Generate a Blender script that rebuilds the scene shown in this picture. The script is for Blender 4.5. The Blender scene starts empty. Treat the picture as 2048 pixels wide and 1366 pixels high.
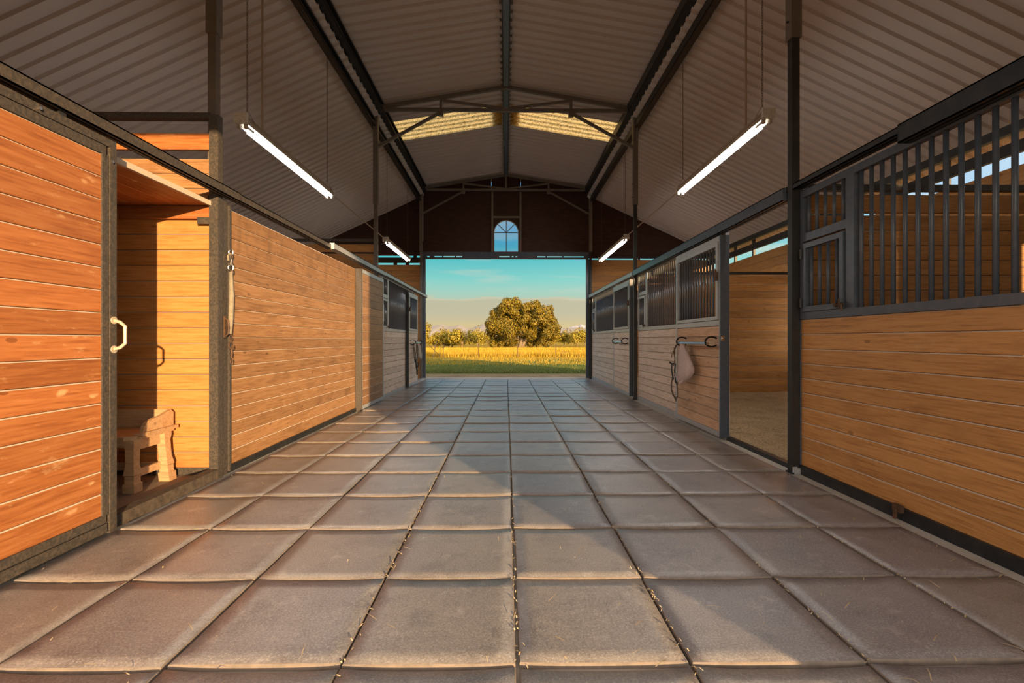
import bpy, bmesh, math, random
from mathutils import Vector, Matrix, noise
R = random.Random(7)
S = bpy.context.scene
COL = S.collection
PI = math.pi

def lin(r, g, b):
    def f(c):
        c /= 255.0
        return c / 12.92 if c <= .04045 else ((c + .055) / 1.055) ** 2.4
    return (f(r), f(g), f(b), 1.0)

# ------------------------------------------------------------------ camera, sky, sun, exposure
cam_d = bpy.data.cameras.new('camera')
cam = bpy.data.objects.new('camera', cam_d)
COL.objects.link(cam)
cam.location = (0, 0, 1.12)
cam.rotation_euler = (PI / 2, 0, -math.radians(0.708))
cam_d.sensor_width = 36
cam_d.lens = 36 * 971 / 2048
cam_d.shift_y = -3 / 2048
cam_d.clip_start = .02
cam_d.clip_end = 20000
S.camera = cam

SUN_AZ, SUN_EL = math.atan(.51), math.radians(7.0)      # low sun behind the camera, over its right shoulder
SUN_DIR = Vector((-math.sin(SUN_AZ) * math.cos(SUN_EL), math.cos(SUN_AZ) * math.cos(SUN_EL), -math.sin(SUN_EL)))
sun_d = bpy.data.lights.new('sun', 'SUN')
sun_d.energy = 4.8
sun_d.color = (1.0, .66, .33)
sun_d.angle = math.radians(.55)
sun = bpy.data.objects.new('sun', sun_d)
COL.objects.link(sun)
sun.rotation_euler = SUN_DIR.to_track_quat('-Z', 'Y').to_euler()
sun.location = (12, -20, 9)

W = bpy.data.worlds.new('sky')
S.world = W
W.use_nodes = True
nt = W.node_tree
nt.nodes.clear()
def wn(t, **k):
    n = nt.nodes.new(t)
    for a, b in k.items(): setattr(n, a, b)
    return n
tc = wn('ShaderNodeTexCoord')
sep = wn('ShaderNodeSeparateXYZ')
nt.links.new(tc.outputs['Generated'], sep.inputs[0])
ramp = wn('ShaderNodeValToRGB')
el = ramp.color_ramp.elements
stops = [(0.0, (205, 176, 120)), (.03, (216, 194, 140)), (.055, (196, 190, 158)), (.10, (160, 205, 190)), (.125, (128, 205, 198)),
         (.165, (84, 188, 194)), (.22, (84, 164, 205)), (.5, (88, 140, 196)), (1.0, (60, 104, 170))]
while len(el) < len(stops): el.new(.5)
for e, (p, c) in zip(el, stops):
    e.position = p; e.color = lin(*c)
nt.links.new(sep.outputs['Z'], ramp.inputs[0])
# cloud bank low over the hills, and thin wisps higher up
mp = wn('ShaderNodeMapping'); mp.inputs['Scale'].default_value = (5, 5, 42)
nt.links.new(tc.outputs['Generated'], mp.inputs[0])
nz = wn('ShaderNodeTexNoise'); nz.inputs['Scale'].default_value = 1.6; nz.inputs['Detail'].default_value = 6
nt.links.new(mp.outputs[0], nz.inputs[0])
def wm(op, a, b=None, clamp=False):
    n = wn('ShaderNodeMath', operation=op, use_clamp=clamp)
    for i, v in enumerate((a, b)):
        if v is None: continue
        if hasattr(v, 'links'): nt.links.new(v, n.inputs[i])
        else: n.inputs[i].default_value = v
    return n.outputs[0]
edge = wm('ADD', wm('MULTIPLY', wm('SUBTRACT', nz.outputs[0], .5), .022), sep.outputs['Z'])
bank = wm('MULTIPLY', wm('SUBTRACT', .0875, edge), 260, True)
bankfade = wm('MULTIPLY', bank, wm('MULTIPLY', wm('SUBTRACT', edge, .02), 22, True))
mx = wn('ShaderNodeMixRGB'); mx.inputs[2].default_value = lin(190, 184, 156)
nt.links.new(wm('MULTIPLY', bankfade, .85), mx.inputs[0]); nt.links.new(ramp.outputs[0], mx.inputs[1])
rim = wm('MULTIPLY', bank, wm('MULTIPLY', wm('SUBTRACT', edge, .0815), 170, True))
mx2 = wn('ShaderNodeMixRGB'); mx2.inputs[2].default_value = lin(222, 208, 176)
nt.links.new(wm('MULTIPLY', rim, .8), mx2.inputs[0]); nt.links.new(mx.outputs[0], mx2.inputs[1])
mp2 = wn('ShaderNodeMapping'); mp2.inputs['Scale'].default_value = (3.2, 3.2, 26); mp2.inputs['Location'].default_value = (2.3, .4, .7)
nt.links.new(tc.outputs['Generated'], mp2.inputs[0])
nz2 = wn('ShaderNodeTexNoise'); nz2.inputs['Scale'].default_value = 1.3; nz2.inputs['Detail'].default_value = 5
nt.links.new(mp2.outputs[0], nz2.inputs[0])
wisp = wm('MULTIPLY', wm('MULTIPLY', wm('SUBTRACT', nz2.outputs[0], .52), 5, True), wm('MULTIPLY', wm('SUBTRACT', sep.outputs['Z'], .088), 60, True))
mx3 = wn('ShaderNodeMixRGB'); mx3.inputs[2].default_value = lin(205, 206, 190)
nt.links.new(wm('MULTIPLY', wisp, .55), mx3.inputs[0]); nt.links.new(mx2.outputs[0], mx3.inputs[1])
# the sky is brighter and warmer on the sun's side
dp = wn('ShaderNodeVectorMath', operation='DOT_PRODUCT'); dp.inputs[1].default_value = tuple(-SUN_DIR)
nt.links.new(tc.outputs['Generated'], dp.inputs[0])
glow = wm('POWER', wm('ADD', wm('MULTIPLY', dp.outputs['Value'], .5), .5), 2.2)
mx4 = wn('ShaderNodeMixRGB', blend_type='ADD'); mx4.inputs[0].default_value = 1
gl = wn('ShaderNodeMixRGB'); gl.inputs[1].default_value = (0, 0, 0, 1); gl.inputs[2].default_value = (3.6, 2.95, 2.25, 1)
nt.links.new(glow, gl.inputs[0]); nt.links.new(mx3.outputs[0], mx4.inputs[1]); nt.links.new(gl.outputs[0], mx4.inputs[2])
bg = wn('ShaderNodeBackground'); bg.inputs['Strength'].default_value = .52
nt.links.new(mx4.outputs[0], bg.inputs[0])
wo = wn('ShaderNodeOutputWorld')
nt.links.new(bg.outputs[0], wo.inputs[0])

S.view_settings.view_transform = 'Standard'
S.view_settings.look = 'None'
S.view_settings.gamma = 1
S.view_settings.use_curve_mapping = False
S.view_settings.exposure = 1.0
S.cycles.max_bounces = 12
S.cycles.diffuse_bounces = 6
S.cycles.glossy_bounces = 4
S.cycles.sample_clamp_indirect = 8
TUBE_STRENGTH = 44.0

# ------------------------------------------------------------------ helpers
class MB:
    """collects shapes of one mesh"""
    def __init__(s): s.v = []; s.f = []; s.m = []
    def add(s, vs, fs, m=0):
        k = len(s.v); s.v += [tuple(p) for p in vs]
        s.f += [tuple(i + k for i in f) for f in fs]; s.m += [m] * len(fs)
        return s
    def box(s, x0, x1, y0, y1, z0, z1, m=0):
        x0, x1 = sorted((x0, x1)); y0, y1 = sorted((y0, y1)); z0, z1 = sorted((z0, z1))
        return s.add([(x0, y0, z0), (x1, y0, z0), (x1, y1, z0), (x0, y1, z0), (x0, y0, z1), (x1, y0, z1), (x1, y1, z1), (x0, y1, z1)],
                     [(0, 3, 2, 1), (4, 5, 6, 7), (0, 1, 5, 4), (1, 2, 6, 5), (2, 3, 7, 6), (3, 0, 4, 7)], m)
    def bar(s, p, q, w, h, up=(0, 0, 1), m=0):
        p, q = Vector(p), Vector(q); d = (q - p).normalized(); u = Vector(up)
        if abs(d.dot(u)) > .97: u = Vector((0, 1, 0))
        a = d.cross(u).normalized(); b = a.cross(d).normalized(); a *= w / 2; b *= h / 2
        vs = [p - a - b, p + a - b, p + a + b, p - a + b, q - a - b, q + a - b, q + a + b, q - a + b]
        return s.add(vs, [(0, 3, 2, 1), (4, 5, 6, 7), (0, 1, 5, 4), (1, 2, 6, 5), (2, 3, 7, 6), (3, 0, 4, 7)][::1], m)
    def tube(s, pts, r, n=8, closed=False, m=0):
        pts = [Vector(p) for p in pts]; N = len(pts); rings = []
        rr = r if isinstance(r, (list, tuple)) else [r] * N
        prev = None
        for i, p in enumerate(pts):
            if closed: d = pts[(i + 1) % N] - pts[i - 1]
            else: d = pts[min(i + 1, N - 1)] - pts[max(i - 1, 0)]
            d.normalize()
            if prev is None:
                u = Vector((0, 0, 1)) if abs(d.z) < .9 else Vector((1, 0, 0))
                a = d.cross(u).normalized()
            else:
                a = (prev - d * prev.dot(d)); a = a.normalized() if a.length > 1e-6 else d.orthogonal().normalized()
            prev = a; b = d.cross(a)
            rings.append([p + (a * math.cos(2 * PI * k / n) + b * math.sin(2 * PI * k / n)) * rr[i] for k in range(n)])
        vs = [p for g in rings for p in g]; fs = []
        for i in range(N if closed else N - 1):
            j = (i + 1) % N
            for k in range(n):
                l = (k + 1) % n
                fs.append((i * n + k, i * n + l, j * n + l, j * n + k))
        if not closed:
            fs.append(tuple(range(n))[::-1]); fs.append(tuple((N - 1) * n + k for k in range(n)))
        return s.add(vs, fs, m)
    def ribbon(s, pts, w, t, wdir, m=0):
        """flat strap of width w along wdir and thickness t"""
        pts = [Vector(p) for p in pts]; wd = Vector(wdir).normalized(); N = len(pts); vs = []
        for i, p in enumerate(pts):
            d = (pts[min(i + 1, N - 1)] - pts[max(i - 1, 0)]).normalized()
            a = (wd - d * wd.dot(d))
            a = a.normalized() if a.length > .05 else d.orthogonal().normalized()
            b = d.cross(a).normalized()
            vs += [p - a * w / 2 - b * t / 2, p + a * w / 2 - b * t / 2, p + a * w / 2 + b * t / 2, p - a * w / 2 + b * t / 2]
        fs = []
        for i in range(N - 1):
            for k in range(4):
                l = (k + 1) % 4
                fs.append((i * 4 + k, i * 4 + l, i * 4 + 4 + l, i * 4 + 4 + k))
        fs += [(3, 2, 1, 0), tuple((N - 1) * 4 + k for k in range(4))]
        return s.add(vs, fs, m)
    def prism(s, poly, axis, a0, a1, m=0):
        """poly: 2D outline; axis 0/1/2 the extrusion axis"""
        def P(u, v, a): return ((a, u, v), (u, a, v), (u, v, a))[axis]
        n = len(poly)
        vs = [P(u, v, a0) for u, v in poly] + [P(u, v, a1) for u, v in poly]
        fs = [tuple(range(n))[::-1], tuple(range(n, 2 * n))] + [(i, (i + 1) % n, n + (i + 1) % n, n + i) for i in range(n)]
        return s.add(vs, fs, m)
    def mesh(s, name, mats, smooth=False):
        me = bpy.data.meshes.new(name)
        me.from_pydata(s.v, [], s.f)
        bm = bmesh.new(); bm.from_mesh(me)
        bmesh.ops.recalc_face_normals(bm, faces=bm.faces)
        bm.to_mesh(me); bm.free()
        for mt in (mats if isinstance(mats, (list, tuple)) else [mats]): me.materials.append(mt)
        if any(s.m):
            me.polygons.foreach_set('material_index', s.m)
        if smooth: me.polygons.foreach_set('use_smooth', [True] * len(me.polygons))
        return me
    def build(s, name, mats, parent=None, loc=None, rz=0, smooth=False):
        return put(name, s.mesh(name, mats, smooth), parent, loc, rz)

def put(name, me, parent=None, loc=None, rz=0):
    o = bpy.data.objects.new(name, me); COL.objects.link(o)
    if parent: o.parent = parent
    if loc: o.location = loc
    if rz: o.rotation_euler = (0, 0, rz)
    return o
def tag(o, label=None, cat=None, group=None, kind=None):
    for k, v in (('label', label), ('category', cat), ('group', group), ('kind', kind)):
        if v: o[k] = v
    return o
def thing(name, label, cat, loc=(0, 0, 0), group=None, rz=0):
    o = bpy.data.objects.new(name, None); COL.objects.link(o)
    o.empty_display_size = .1
    o.location = loc; o.rotation_euler = (0, 0, rz)
    return tag(o, label, cat, group)
def copy_tree(o, parent=None):
    c = o.copy(); COL.objects.link(c); c.parent = parent
    for ch in list(o.children): copy_tree(ch, c)
    return c

# ------------------------------------------------------------------ materials
def mat(name):
    m = bpy.data.materials.new(name); m.use_nodes = True
    t = m.node_tree; b = t.nodes['Principled BSDF']
    return m, t, b
def N(t, typ, **k):
    n = t.nodes.new(typ)
    for a, v in k.items(): setattr(n, a, v)
    return n
def rampn(t, src, stops):
    r = N(t, 'ShaderNodeValToRGB'); e = r.color_ramp.elements
    while len(e) < len(stops): e.new(.5)
    for x, (p, c) in zip(e, stops): x.position = p; x.color = c if len(c) == 4 else (*c, 1)
    t.links.new(src, r.inputs[0]); return r.outputs[0]
def mixc(t, fac, a, b, mode='MIX'):
    n = N(t, 'ShaderNodeMixRGB', blend_type=mode)
    for i, v in enumerate((fac, a, b)):
        if hasattr(v, 'links'): t.links.new(v, n.inputs[i])
        else: n.inputs[i].default_value = v
    return n.outputs[0]
def mth(t, op, a, b=None, clamp=False):
    n = N(t, 'ShaderNodeMath', operation=op, use_clamp=clamp)
    for i, v in enumerate((a, b)):
        if v is None: continue
        if hasattr(v, 'links'): t.links.new(v, n.inputs[i])
        else: n.inputs[i].default_value = v
    return n.outputs[0]
def noisen(t, vec, scale, detail=4, rough=.55):
    n = N(t, 'ShaderNodeTexNoise'); n.inputs['Scale'].default_value = scale
    n.inputs['Detail'].default_value = detail; n.inputs['Roughness'].default_value = rough
    t.links.new(vec, n.inputs[0]); return n.outputs[0]
def coords(t, scale=(1, 1, 1), rnd=True, world=False):
    if world:
        src = N(t, 'ShaderNodeNewGeometry').outputs['Position']
    else:
        src = N(t, 'ShaderNodeTexCoord').outputs['Object']
    if rnd:
        oi = N(t, 'ShaderNodeObjectInfo')
        k = N(t, 'ShaderNodeVectorMath', operation='SCALE'); k.inputs[0].default_value = (37.0, 11.0, 23.0)
        t.links.new(oi.outputs['Random'], k.inputs['Scale'])
        a = N(t, 'ShaderNodeVectorMath', operation='ADD')
        t.links.new(src, a.inputs[0]); t.links.new(k.outputs[0], a.inputs[1]); src = a.outputs[0]
    mp = N(t, 'ShaderNodeMapping'); mp.inputs['Scale'].default_value = scale
    t.links.new(src, mp.inputs[0]); return mp.outputs[0]
def bump(t, b, h, strength=.3, dist=.01):
    n = N(t, 'ShaderNodeBump'); n.inputs['Strength'].default_value = strength; n.inputs['Distance'].default_value = dist
    t.links.new(h, n.inputs['Height']); t.links.new(n.outputs[0], b.inputs['Normal'])

def wood(name, base, dark, light, scuff=(.75, .6, .45), scuff_amt=.25, stain=.5, rough=.5, var=.16, ding=.0, drip=0):
    m, t, b = mat(name)
    v = coords(t, (1.3, 22, 22))
    g = noisen(t, v, 3.0, 7, .62)
    c = rampn(t, g, [(.25, dark), (.5, base), (.78, light)])
    # broad cloudy stain
    v2 = coords(t, (1.1, 3, 3))
    s1 = noisen(t, v2, 2.2, 5, .6)
    c = mixc(t, mth(t, 'MULTIPLY', mth(t, 'MULTIPLY', mth(t, 'SUBTRACT', s1, .52), 5, True), stain), c, (*dark[:3], 1))
    # knots: small dark rings, stretched a little along the board
    vk = N(t, 'ShaderNodeTexVoronoi'); vk.inputs['Scale'].default_value = 2.2
    t.links.new(coords(t, (1.2, 2.6, 2.6)), vk.inputs[0])
    kn = mth(t, 'LESS_THAN', vk.outputs['Distance'], .075)
    c = mixc(t, mth(t, 'MULTIPLY', kn, .6), c, (dark[0] * .6, dark[1] * .55, dark[2] * .5, 1))
    # pale scuffs and scratches
    vs = coords(t, (2.2, 7, 7))
    s2 = noisen(t, vs, 2.6, 8, .7)
    c = mixc(t, mth(t, 'MULTIPLY', mth(t, 'MULTIPLY', mth(t, 'SUBTRACT', s2, .6), 9, True), scuff_amt), c, (*scuff, 1))
    if drip:
        dn = noisen(t, coords(t, (1, 7, .6), rnd=False, world=True), 1.5, 5, .6)
        c = mixc(t, mth(t, 'MULTIPLY', mth(t, 'MULTIPLY', mth(t, 'SUBTRACT', dn, .47), 4, True), drip), c, (dark[0] * .5, dark[1] * .5, dark[2] * .5, 1))
    if ding:
        vd = N(t, 'ShaderNodeTexVoronoi'); vd.inputs['Scale'].default_value = 4.2
        nv = N(t, 'ShaderNodeTexNoise'); nv.inputs['Scale'].default_value = 9
        t.links.new(coords(t, (1, 1.6, 1.6)), nv.inputs[0])
        ad = N(t, 'ShaderNodeVectorMath', operation='MULTIPLY_ADD'); ad.inputs[1].default_value = (.12, .12, .12)
        t.links.new(nv.outputs['Color'], ad.inputs[0]); t.links.new(coords(t, (1.0, 1.7, 1.7)), ad.inputs[2])
        t.links.new(ad.outputs[0], vd.inputs[0])
        dg = mth(t, 'MULTIPLY', mth(t, 'SUBTRACT', .14, vd.outputs['Distance']), 12, True)
        c = mixc(t, mth(t, 'MULTIPLY', dg, ding), c, (*scuff, 1))
    oi = N(t, 'ShaderNodeObjectInfo')
    hs = N(t, 'ShaderNodeHueSaturation')
    t.links.new(c, hs.inputs['Color'])
    t.links.new(mth(t, 'ADD', mth(t, 'MULTIPLY', oi.outputs['Random'], var * 2), 1 - var), hs.inputs['Value'])
    t.links.new(hs.outputs[0], b.inputs['Base Color'])
    b.inputs['Roughness'].default_value = rough
    b.inputs['Specular IOR Level'].default_value = .35
    bump(t, b, g, .25, .004)
    return m

def plain(name, col, rough=.5, metal=0, nscale=0, namt=.25, ncol=None, bmp=0, spec=.5, world=False):
    m, t, b = mat(name)
    c = (*col[:3], 1)
    if nscale:
        v = coords(t, world=world)
        n1 = noisen(t, v, nscale, 6, .65)
        f = mth(t, 'MULTIPLY', mth(t, 'MULTIPLY', mth(t, 'SUBTRACT', n1, .42), 4, True), namt)
        c = mixc(t, f, c, (*(ncol or tuple(x * .5 for x in col[:3]))[:3], 1))
        t.links.new(c, b.inputs['Base Color'])
        if bmp: bump(t, b, n1, bmp, .006)
    else: b.inputs['Base Color'].default_value = c
    b.inputs['Roughness'].default_value = rough; b.inputs['Metallic'].default_value = metal
    b.inputs['Specular IOR Level'].default_value = spec
    return m

M = {}
M['wood_orange'] = wood('orange_stained_wood', (.40, .142, .042), (.23, .068, .018), (.50, .21, .075), (.78, .50, .26), .5, .45, .5, .15, .55)
M['wood_honey'] = wood('honey_wood', (.345, .18, .078), (.175, .083, .032), (.43, .25, .125), (.60, .42, .26), .35, .65, .5, .16, .15)
M['wood_honey_drip'] = wood('drip_stained_wood', (.345, .18, .078), (.175, .083, .032), (.43, .25, .125), (.60, .42, .26), .2, .6, .5, .12, 0, .38)
M['wood_yellow'] = wood('yellow_pine', (.56, .235, .07), (.35, .125, .03), (.64, .295, .10), (.75, .45, .18), .2, .5, .5, .1, .1)
M['wood_tan'] = wood('tan_wood', (.53, .265, .088), (.29, .13, .04), (.60, .335, .13), (.68, .52, .34), .15, .6, .5, .1, .1)
M['wood_sand'] = wood('sandy_door_wood', (.58, .37, .23), (.36, .20, .11), (.66, .47, .32), (.70, .58, .46), .3, .45, .6, .1, .2)
M['wood_pale'] = wood('weathered_pale_wood', (.72, .58, .48), (.46, .31, .22), (.80, .69, .60), (.82, .77, .72), .5, .4, .6, .1, .15)
M['wood_brown'] = wood('brown_stall_wood', (.45, .215, .062), (.23, .10, .027), (.53, .27, .09), (.6, .46, .30), .15, .55, .55)
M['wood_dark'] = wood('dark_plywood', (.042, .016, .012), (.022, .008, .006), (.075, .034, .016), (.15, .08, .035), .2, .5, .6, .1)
M['wood_bench'] = wood('bench_wood', (.50, .31, .17), (.31, .18, .09), (.60, .40, .23), (.6, .45, .3), .25, .3, .6, .06)
M['dust'] = plain('dust_in_joints', (.62, .52, .42), .9)
M['dust_dark'] = plain('grey_joint_dust', (.36, .29, .23), .9)
M['steel_dusty'] = plain('dusty_black_steel', (.045, .04, .036), .55, 0, 60, .5, (.16, .12, .088), .3)
M['steel_blue'] = plain('blue_black_painted_steel', (.060, .080, .112), .36, 0, 22, .3, (.15, .15, .16), .08)
M['steel_bar'] = plain('scuffed_grey_bar_steel', (.15, .165, .19), .22, .4, 30, .25, (.24, .24, .25))
M['steel_dark'] = plain('dark_roof_steel', (.022, .021, .021), .5, .2, 8, .35, (.07, .06, .05))
M['steel_truss'] = plain('grey_brown_truss_steel', (.14, .12, .10), .5, .1, 8, .5, (.21, .175, .14))
M['steel_galv'] = plain('galvanised_steel', (.46, .47, .49), .42, .25, 30, .5, (.25, .265, .29))
M['steel_sill'] = plain('black_sill_steel', (.018, .022, .028), .4, .2, 10, .3, (.09, .08, .07))
M['ridge_blue'] = plain('grey_blue_ridge_steel', (.12, .15, .18), .4, .3)
M['chrome'] = plain('bright_metal', (.75, .72, .68), .25, 1)
M['rust'] = plain('rusty_iron', (.10, .06, .04), .7, .5, 20, .6, (.22, .11, .05))
M['iron_black'] = plain('black_iron', (.015, .014, .014), .45, .6)
M['roof_metal'] = plain('cream_roof_metal', (.47, .42, .385), .5, 0, 1.3, .25, (.40, .335, .30))
M['concrete'] = plain('pale_concrete', (.56, .52, .46), .9, 0, 7, .5, (.40, .35, .29), .3, world=True)
M['rubber_dark'] = plain('dark_floor_mat', (.22, .175, .14), .8, 0, 9, .5, (.2, .16, .12), .3)
M['lamp_white'] = plain('dusty_lamp_enamel', (.34, .28, .21), .6, 0, 12, .4, (.2, .15, .1))
M['chain'] = plain('old_chain', (.12, .09, .065), .5, .6)
M['strap_black'] = plain('black_strap', (.02, .018, .017), .7)
M['strap_brown'] = plain('brown_strap', (.13, .085, .05), .75)
M['strap_grey'] = plain('grey_sleeve', (.30, .26, .20), .85, 0, 30, .5, (.16, .13, .1))
M['cloth'] = plain('pinkish_grey_mesh_cloth', (.56, .45, .44), .95, 0, 40, .4, (.33, .26, .25), .3)
M['cloth_pale'] = plain('pale_canvas', (.50, .44, .36), .95, 0, 30, .4, (.34, .28, .22), .3)
M['snow'] = plain('snow', (.55, .47, .42), .8)
M['hill'] = plain('haze_tinted_hill_scrub', (.34, .28, .20), 1, 0, .004, .4, (.29, .24, .19), world=True)  # the haze of distance is mixed into the hill's own colour
M['bark'] = plain('oak_bark', (.24, .17, .09), .9, 0, 6, .5, (.12, .08, .05), .4)

def leaf_mat(name, a, b_, c_):
    m, t, b = mat(name)
    n1 = noisen(t, coords(t, rnd=True), .9, 4, .7)
    n2 = N(t, 'ShaderNodeTexWhiteNoise'); g = N(t, 'ShaderNodeNewGeometry')
    r = mth(t, 'ADD', mth(t, 'MULTIPLY', n1, .6), mth(t, 'MULTIPLY', g.outputs['Random Per Island'], .45))
    t.links.new(rampn(t, r, [(.25, a), (.5, b_), (.8, c_)]), b.inputs['Base Color'])
    b.inputs['Roughness'].default_value = .7; b.inputs['Specular IOR Level'].default_value = .2
    return m
M['leaf_oak'] = leaf_mat('oak_leaves', (.05, .045, .006), (.13, .095, .009), (.27, .18, .016))
M['leaf_row'] = leaf_mat('orchard_leaves', (.09, .085, .012), (.22, .17, .016), (.33, .24, .03))
M['leaf_far'] = leaf_mat('far_tree_needles', (.11, .10, .055), (.17, .14, .07), (.24, .18, .08))
M['grass_green'] = leaf_mat('green_grass', (.045, .07, .010), (.09, .12, .018), (.24, .20, .05))
M['grass_dry'] = leaf_mat('dry_golden_grass', (.24, .15, .010), (.37, .235, .016), (.52, .34, .045))
M['straw'] = leaf_mat('straw', (.30, .19, .09), (.46, .33, .17), (.62, .50, .30))
M['straw_litter'] = leaf_mat('straw_wisps', (.40, .30, .17), (.52, .42, .26), (.66, .56, .40))

# rubber floor tiles
def tile_mat():
    m, t, b = mat('rubber_floor_tile')
    oi = N(t, 'ShaderNodeObjectInfo')
    c = rampn(t, oi.outputs['Random'], [(0, (.275, .25, .235)), (.3, (.295, .275, .265)), (.55, (.265, .25, .262)), (.8, (.24, .232, .25)), (1, (.29, .262, .245))])
    w = coords(t, rnd=False, world=True)
    big = noisen(t, w, 1.3, 5, .6)
    c = mixc(t, mth(t, 'MULTIPLY', mth(t, 'MULTIPLY', mth(t, 'SUBTRACT', big, .46), 5, True), .5), c, (.39, .36, .335, 1))
    mid = noisen(t, w, 4.2, 7, .72)
    c = mixc(t, mth(t, 'MULTIPLY', mth(t, 'MULTIPLY', mth(t, 'SUBTRACT', mid, .50), 6, True), .7), c, (.15, .138, .142, 1))
    pale = noisen(t, w, 6.1, 9, .78)
    c = mixc(t, mth(t, 'MULTIPLY', mth(t, 'MULTIPLY', mth(t, 'SUBTRACT', pale, .56), 8, True), .65), c, (.58, .55, .52, 1))
    fine = noisen(t, w, 130, 4, .75)
    c = mixc(t, mth(t, 'MULTIPLY', mth(t, 'SUBTRACT', fine, .50), 4.5, True), c, (.52, .49, .465, 1))
    c = mixc(t, mth(t, 'MULTIPLY', mth(t, 'SUBTRACT', .46, fine), 4.5, True), c, (.115, .105, .105, 1))
    # pale specks of chaff and grit
    vg = N(t, 'ShaderNodeTexVoronoi'); vg.inputs['Scale'].default_value = 34
    t.links.new(w, vg.inputs[0])
    gs = mth(t, 'MULTIPLY', mth(t, 'LESS_THAN', vg.outputs['Distance'], .11), mth(t, 'GREATER_THAN', pale, .52))
    c = mixc(t, mth(t, 'MULTIPLY', gs, .7), c, (.62, .55, .46, 1))
    # dark round spots here and there
    vo = N(t, 'ShaderNodeTexVoronoi'); vo.inputs['Scale'].default_value = 1.25
    t.links.new(w, vo.inputs[0])
    sp = mth(t, 'MULTIPLY', mth(t, 'MULTIPLY', mth(t, 'SUBTRACT', mth(t, 'ADD', .10, mth(t, 'MULTIPLY', mth(t, 'SUBTRACT', mid, .5), .3)), vo.outputs['Distance']), 16, True), .55)
    c = mixc(t, sp, c, (.085, .068, .062, 1))
    # darker towards the tile's own edges
    tcg = N(t, 'ShaderNodeTexCoord'); sg = N(t, 'ShaderNodeSeparateXYZ'); t.links.new(tcg.outputs['Generated'], sg.inputs[0])
    ex = mth(t, 'MAXIMUM', mth(t, 'ABSOLUTE', mth(t, 'SUBTRACT', sg.outputs['X'], .5)), mth(t, 'ABSOLUTE', mth(t, 'SUBTRACT', sg.outputs['Y'], .5)))
    ed = mth(t, 'MULTIPLY', mth(t, 'MULTIPLY', mth(t, 'SUBTRACT', mth(t, 'ADD', ex, mth(t, 'MULTIPLY', mth(t, 'SUBTRACT', mid, .5), .16)), .455), 22, True), .45)
    c = mixc(t, ed, c, (.14, .125, .13, 1))
    t.links.new(c, b.inputs['Base Color'])
    b.inputs['Roughness'].default_value = .34
    b.inputs['Specular IOR Level'].default_value = .75
    bump(t, b, mth(t, 'ADD', fine, mth(t, 'MULTIPLY', mid, .8)), .28, .004)
    return m
M['tile'] = tile_mat()
M['tile_edge'] = plain('dusty_tile_edge', (.24, .195, .16), .9, 0, 20, .6, (.12, .1, .085), world=True)

def straw_bed():
    m, t, b = mat('stall_bedding')
    w = coords(t, rnd=False, world=True)
    n1 = noisen(t, w, 3, 6, .65); n2 = noisen(t, w, 60, 4, .7)
    c = rampn(t, n2, [(.3, (.20, .125, .06)), (.5, (.46, .32, .17)), (.7, (.66, .52, .33))])
    c = mixc(t, mth(t, 'MULTIPLY', mth(t, 'MULTIPLY', mth(t, 'SUBTRACT', n1, .5), 5, True), .6), c, (.15, .09, .045, 1))
    t.links.new(c, b.inputs['Base Color']); b.inputs['Roughness'].default_value = .95
    bump(t, b, n2, .9, .02)
    return m
M['bedding'] = straw_bed()

def ground_mat():
    m, t, b = mat('field_ground')
    g = N(t, 'ShaderNodeNewGeometry'); sp = N(t, 'ShaderNodeSeparateXYZ'); t.links.new(g.outputs['Position'], sp.inputs[0])
    w = coords(t, rnd=False, world=True)
    n1 = noisen(t, w, .22, 5, .6); n2 = noisen(t, w, 2.2, 6, .7)
    green = rampn(t, n2, [(.3, (.045, .065, .012)), (.55, (.085, .11, .02)), (.75, (.23, .19, .05))])
    gold = rampn(t, n2, [(.3, (.22, .14, .012)), (.55, (.34, .22, .018)), (.8, (.46, .31, .04))])
    dirt = rampn(t, n2, [(.3, (.22, .15, .075)), (.7, (.42, .31, .16))])
    f = mth(t, 'MULTIPLY', mth(t, 'ADD', mth(t, 'SUBTRACT', sp.outputs['Y'], 29), mth(t, 'MULTIPLY', mth(t, 'SUBTRACT', n1, .5), 46)), .25, True)
    # only the ground near the far end of the barn is green
    c = mixc(t, f, green, gold)
    d = mth(t, 'MULTIPLY', mth(t, 'SUBTRACT', 17.9, mth(t, 'ADD', sp.outputs['Y'], mth(t, 'MULTIPLY', mth(t, 'SUBTRACT', n2, .5), 2.5))), 1.2, True)
    c = mixc(t, d, c, dirt)
    t.links.new(c, b.inputs['Base Color']); b.inputs['Roughness'].default_value = 1
    b.inputs['Specular IOR Level'].default_value = .1
    bump(t, b, n2, .6, .05)
    return m
M['ground'] = ground_mat()

def emit(name, col, st):
    m, t, b = mat(name)
    b.inputs['Emission Color'].default_value = (*col, 1); b.inputs['Emission Strength'].default_value = st
    b.inputs['Base Color'].default_value = (.9, .9, .9, 1)
    return m
M['tube'] = emit('lit_fluorescent_tube', (1.0, .985, .95), TUBE_STRENGTH)

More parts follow.
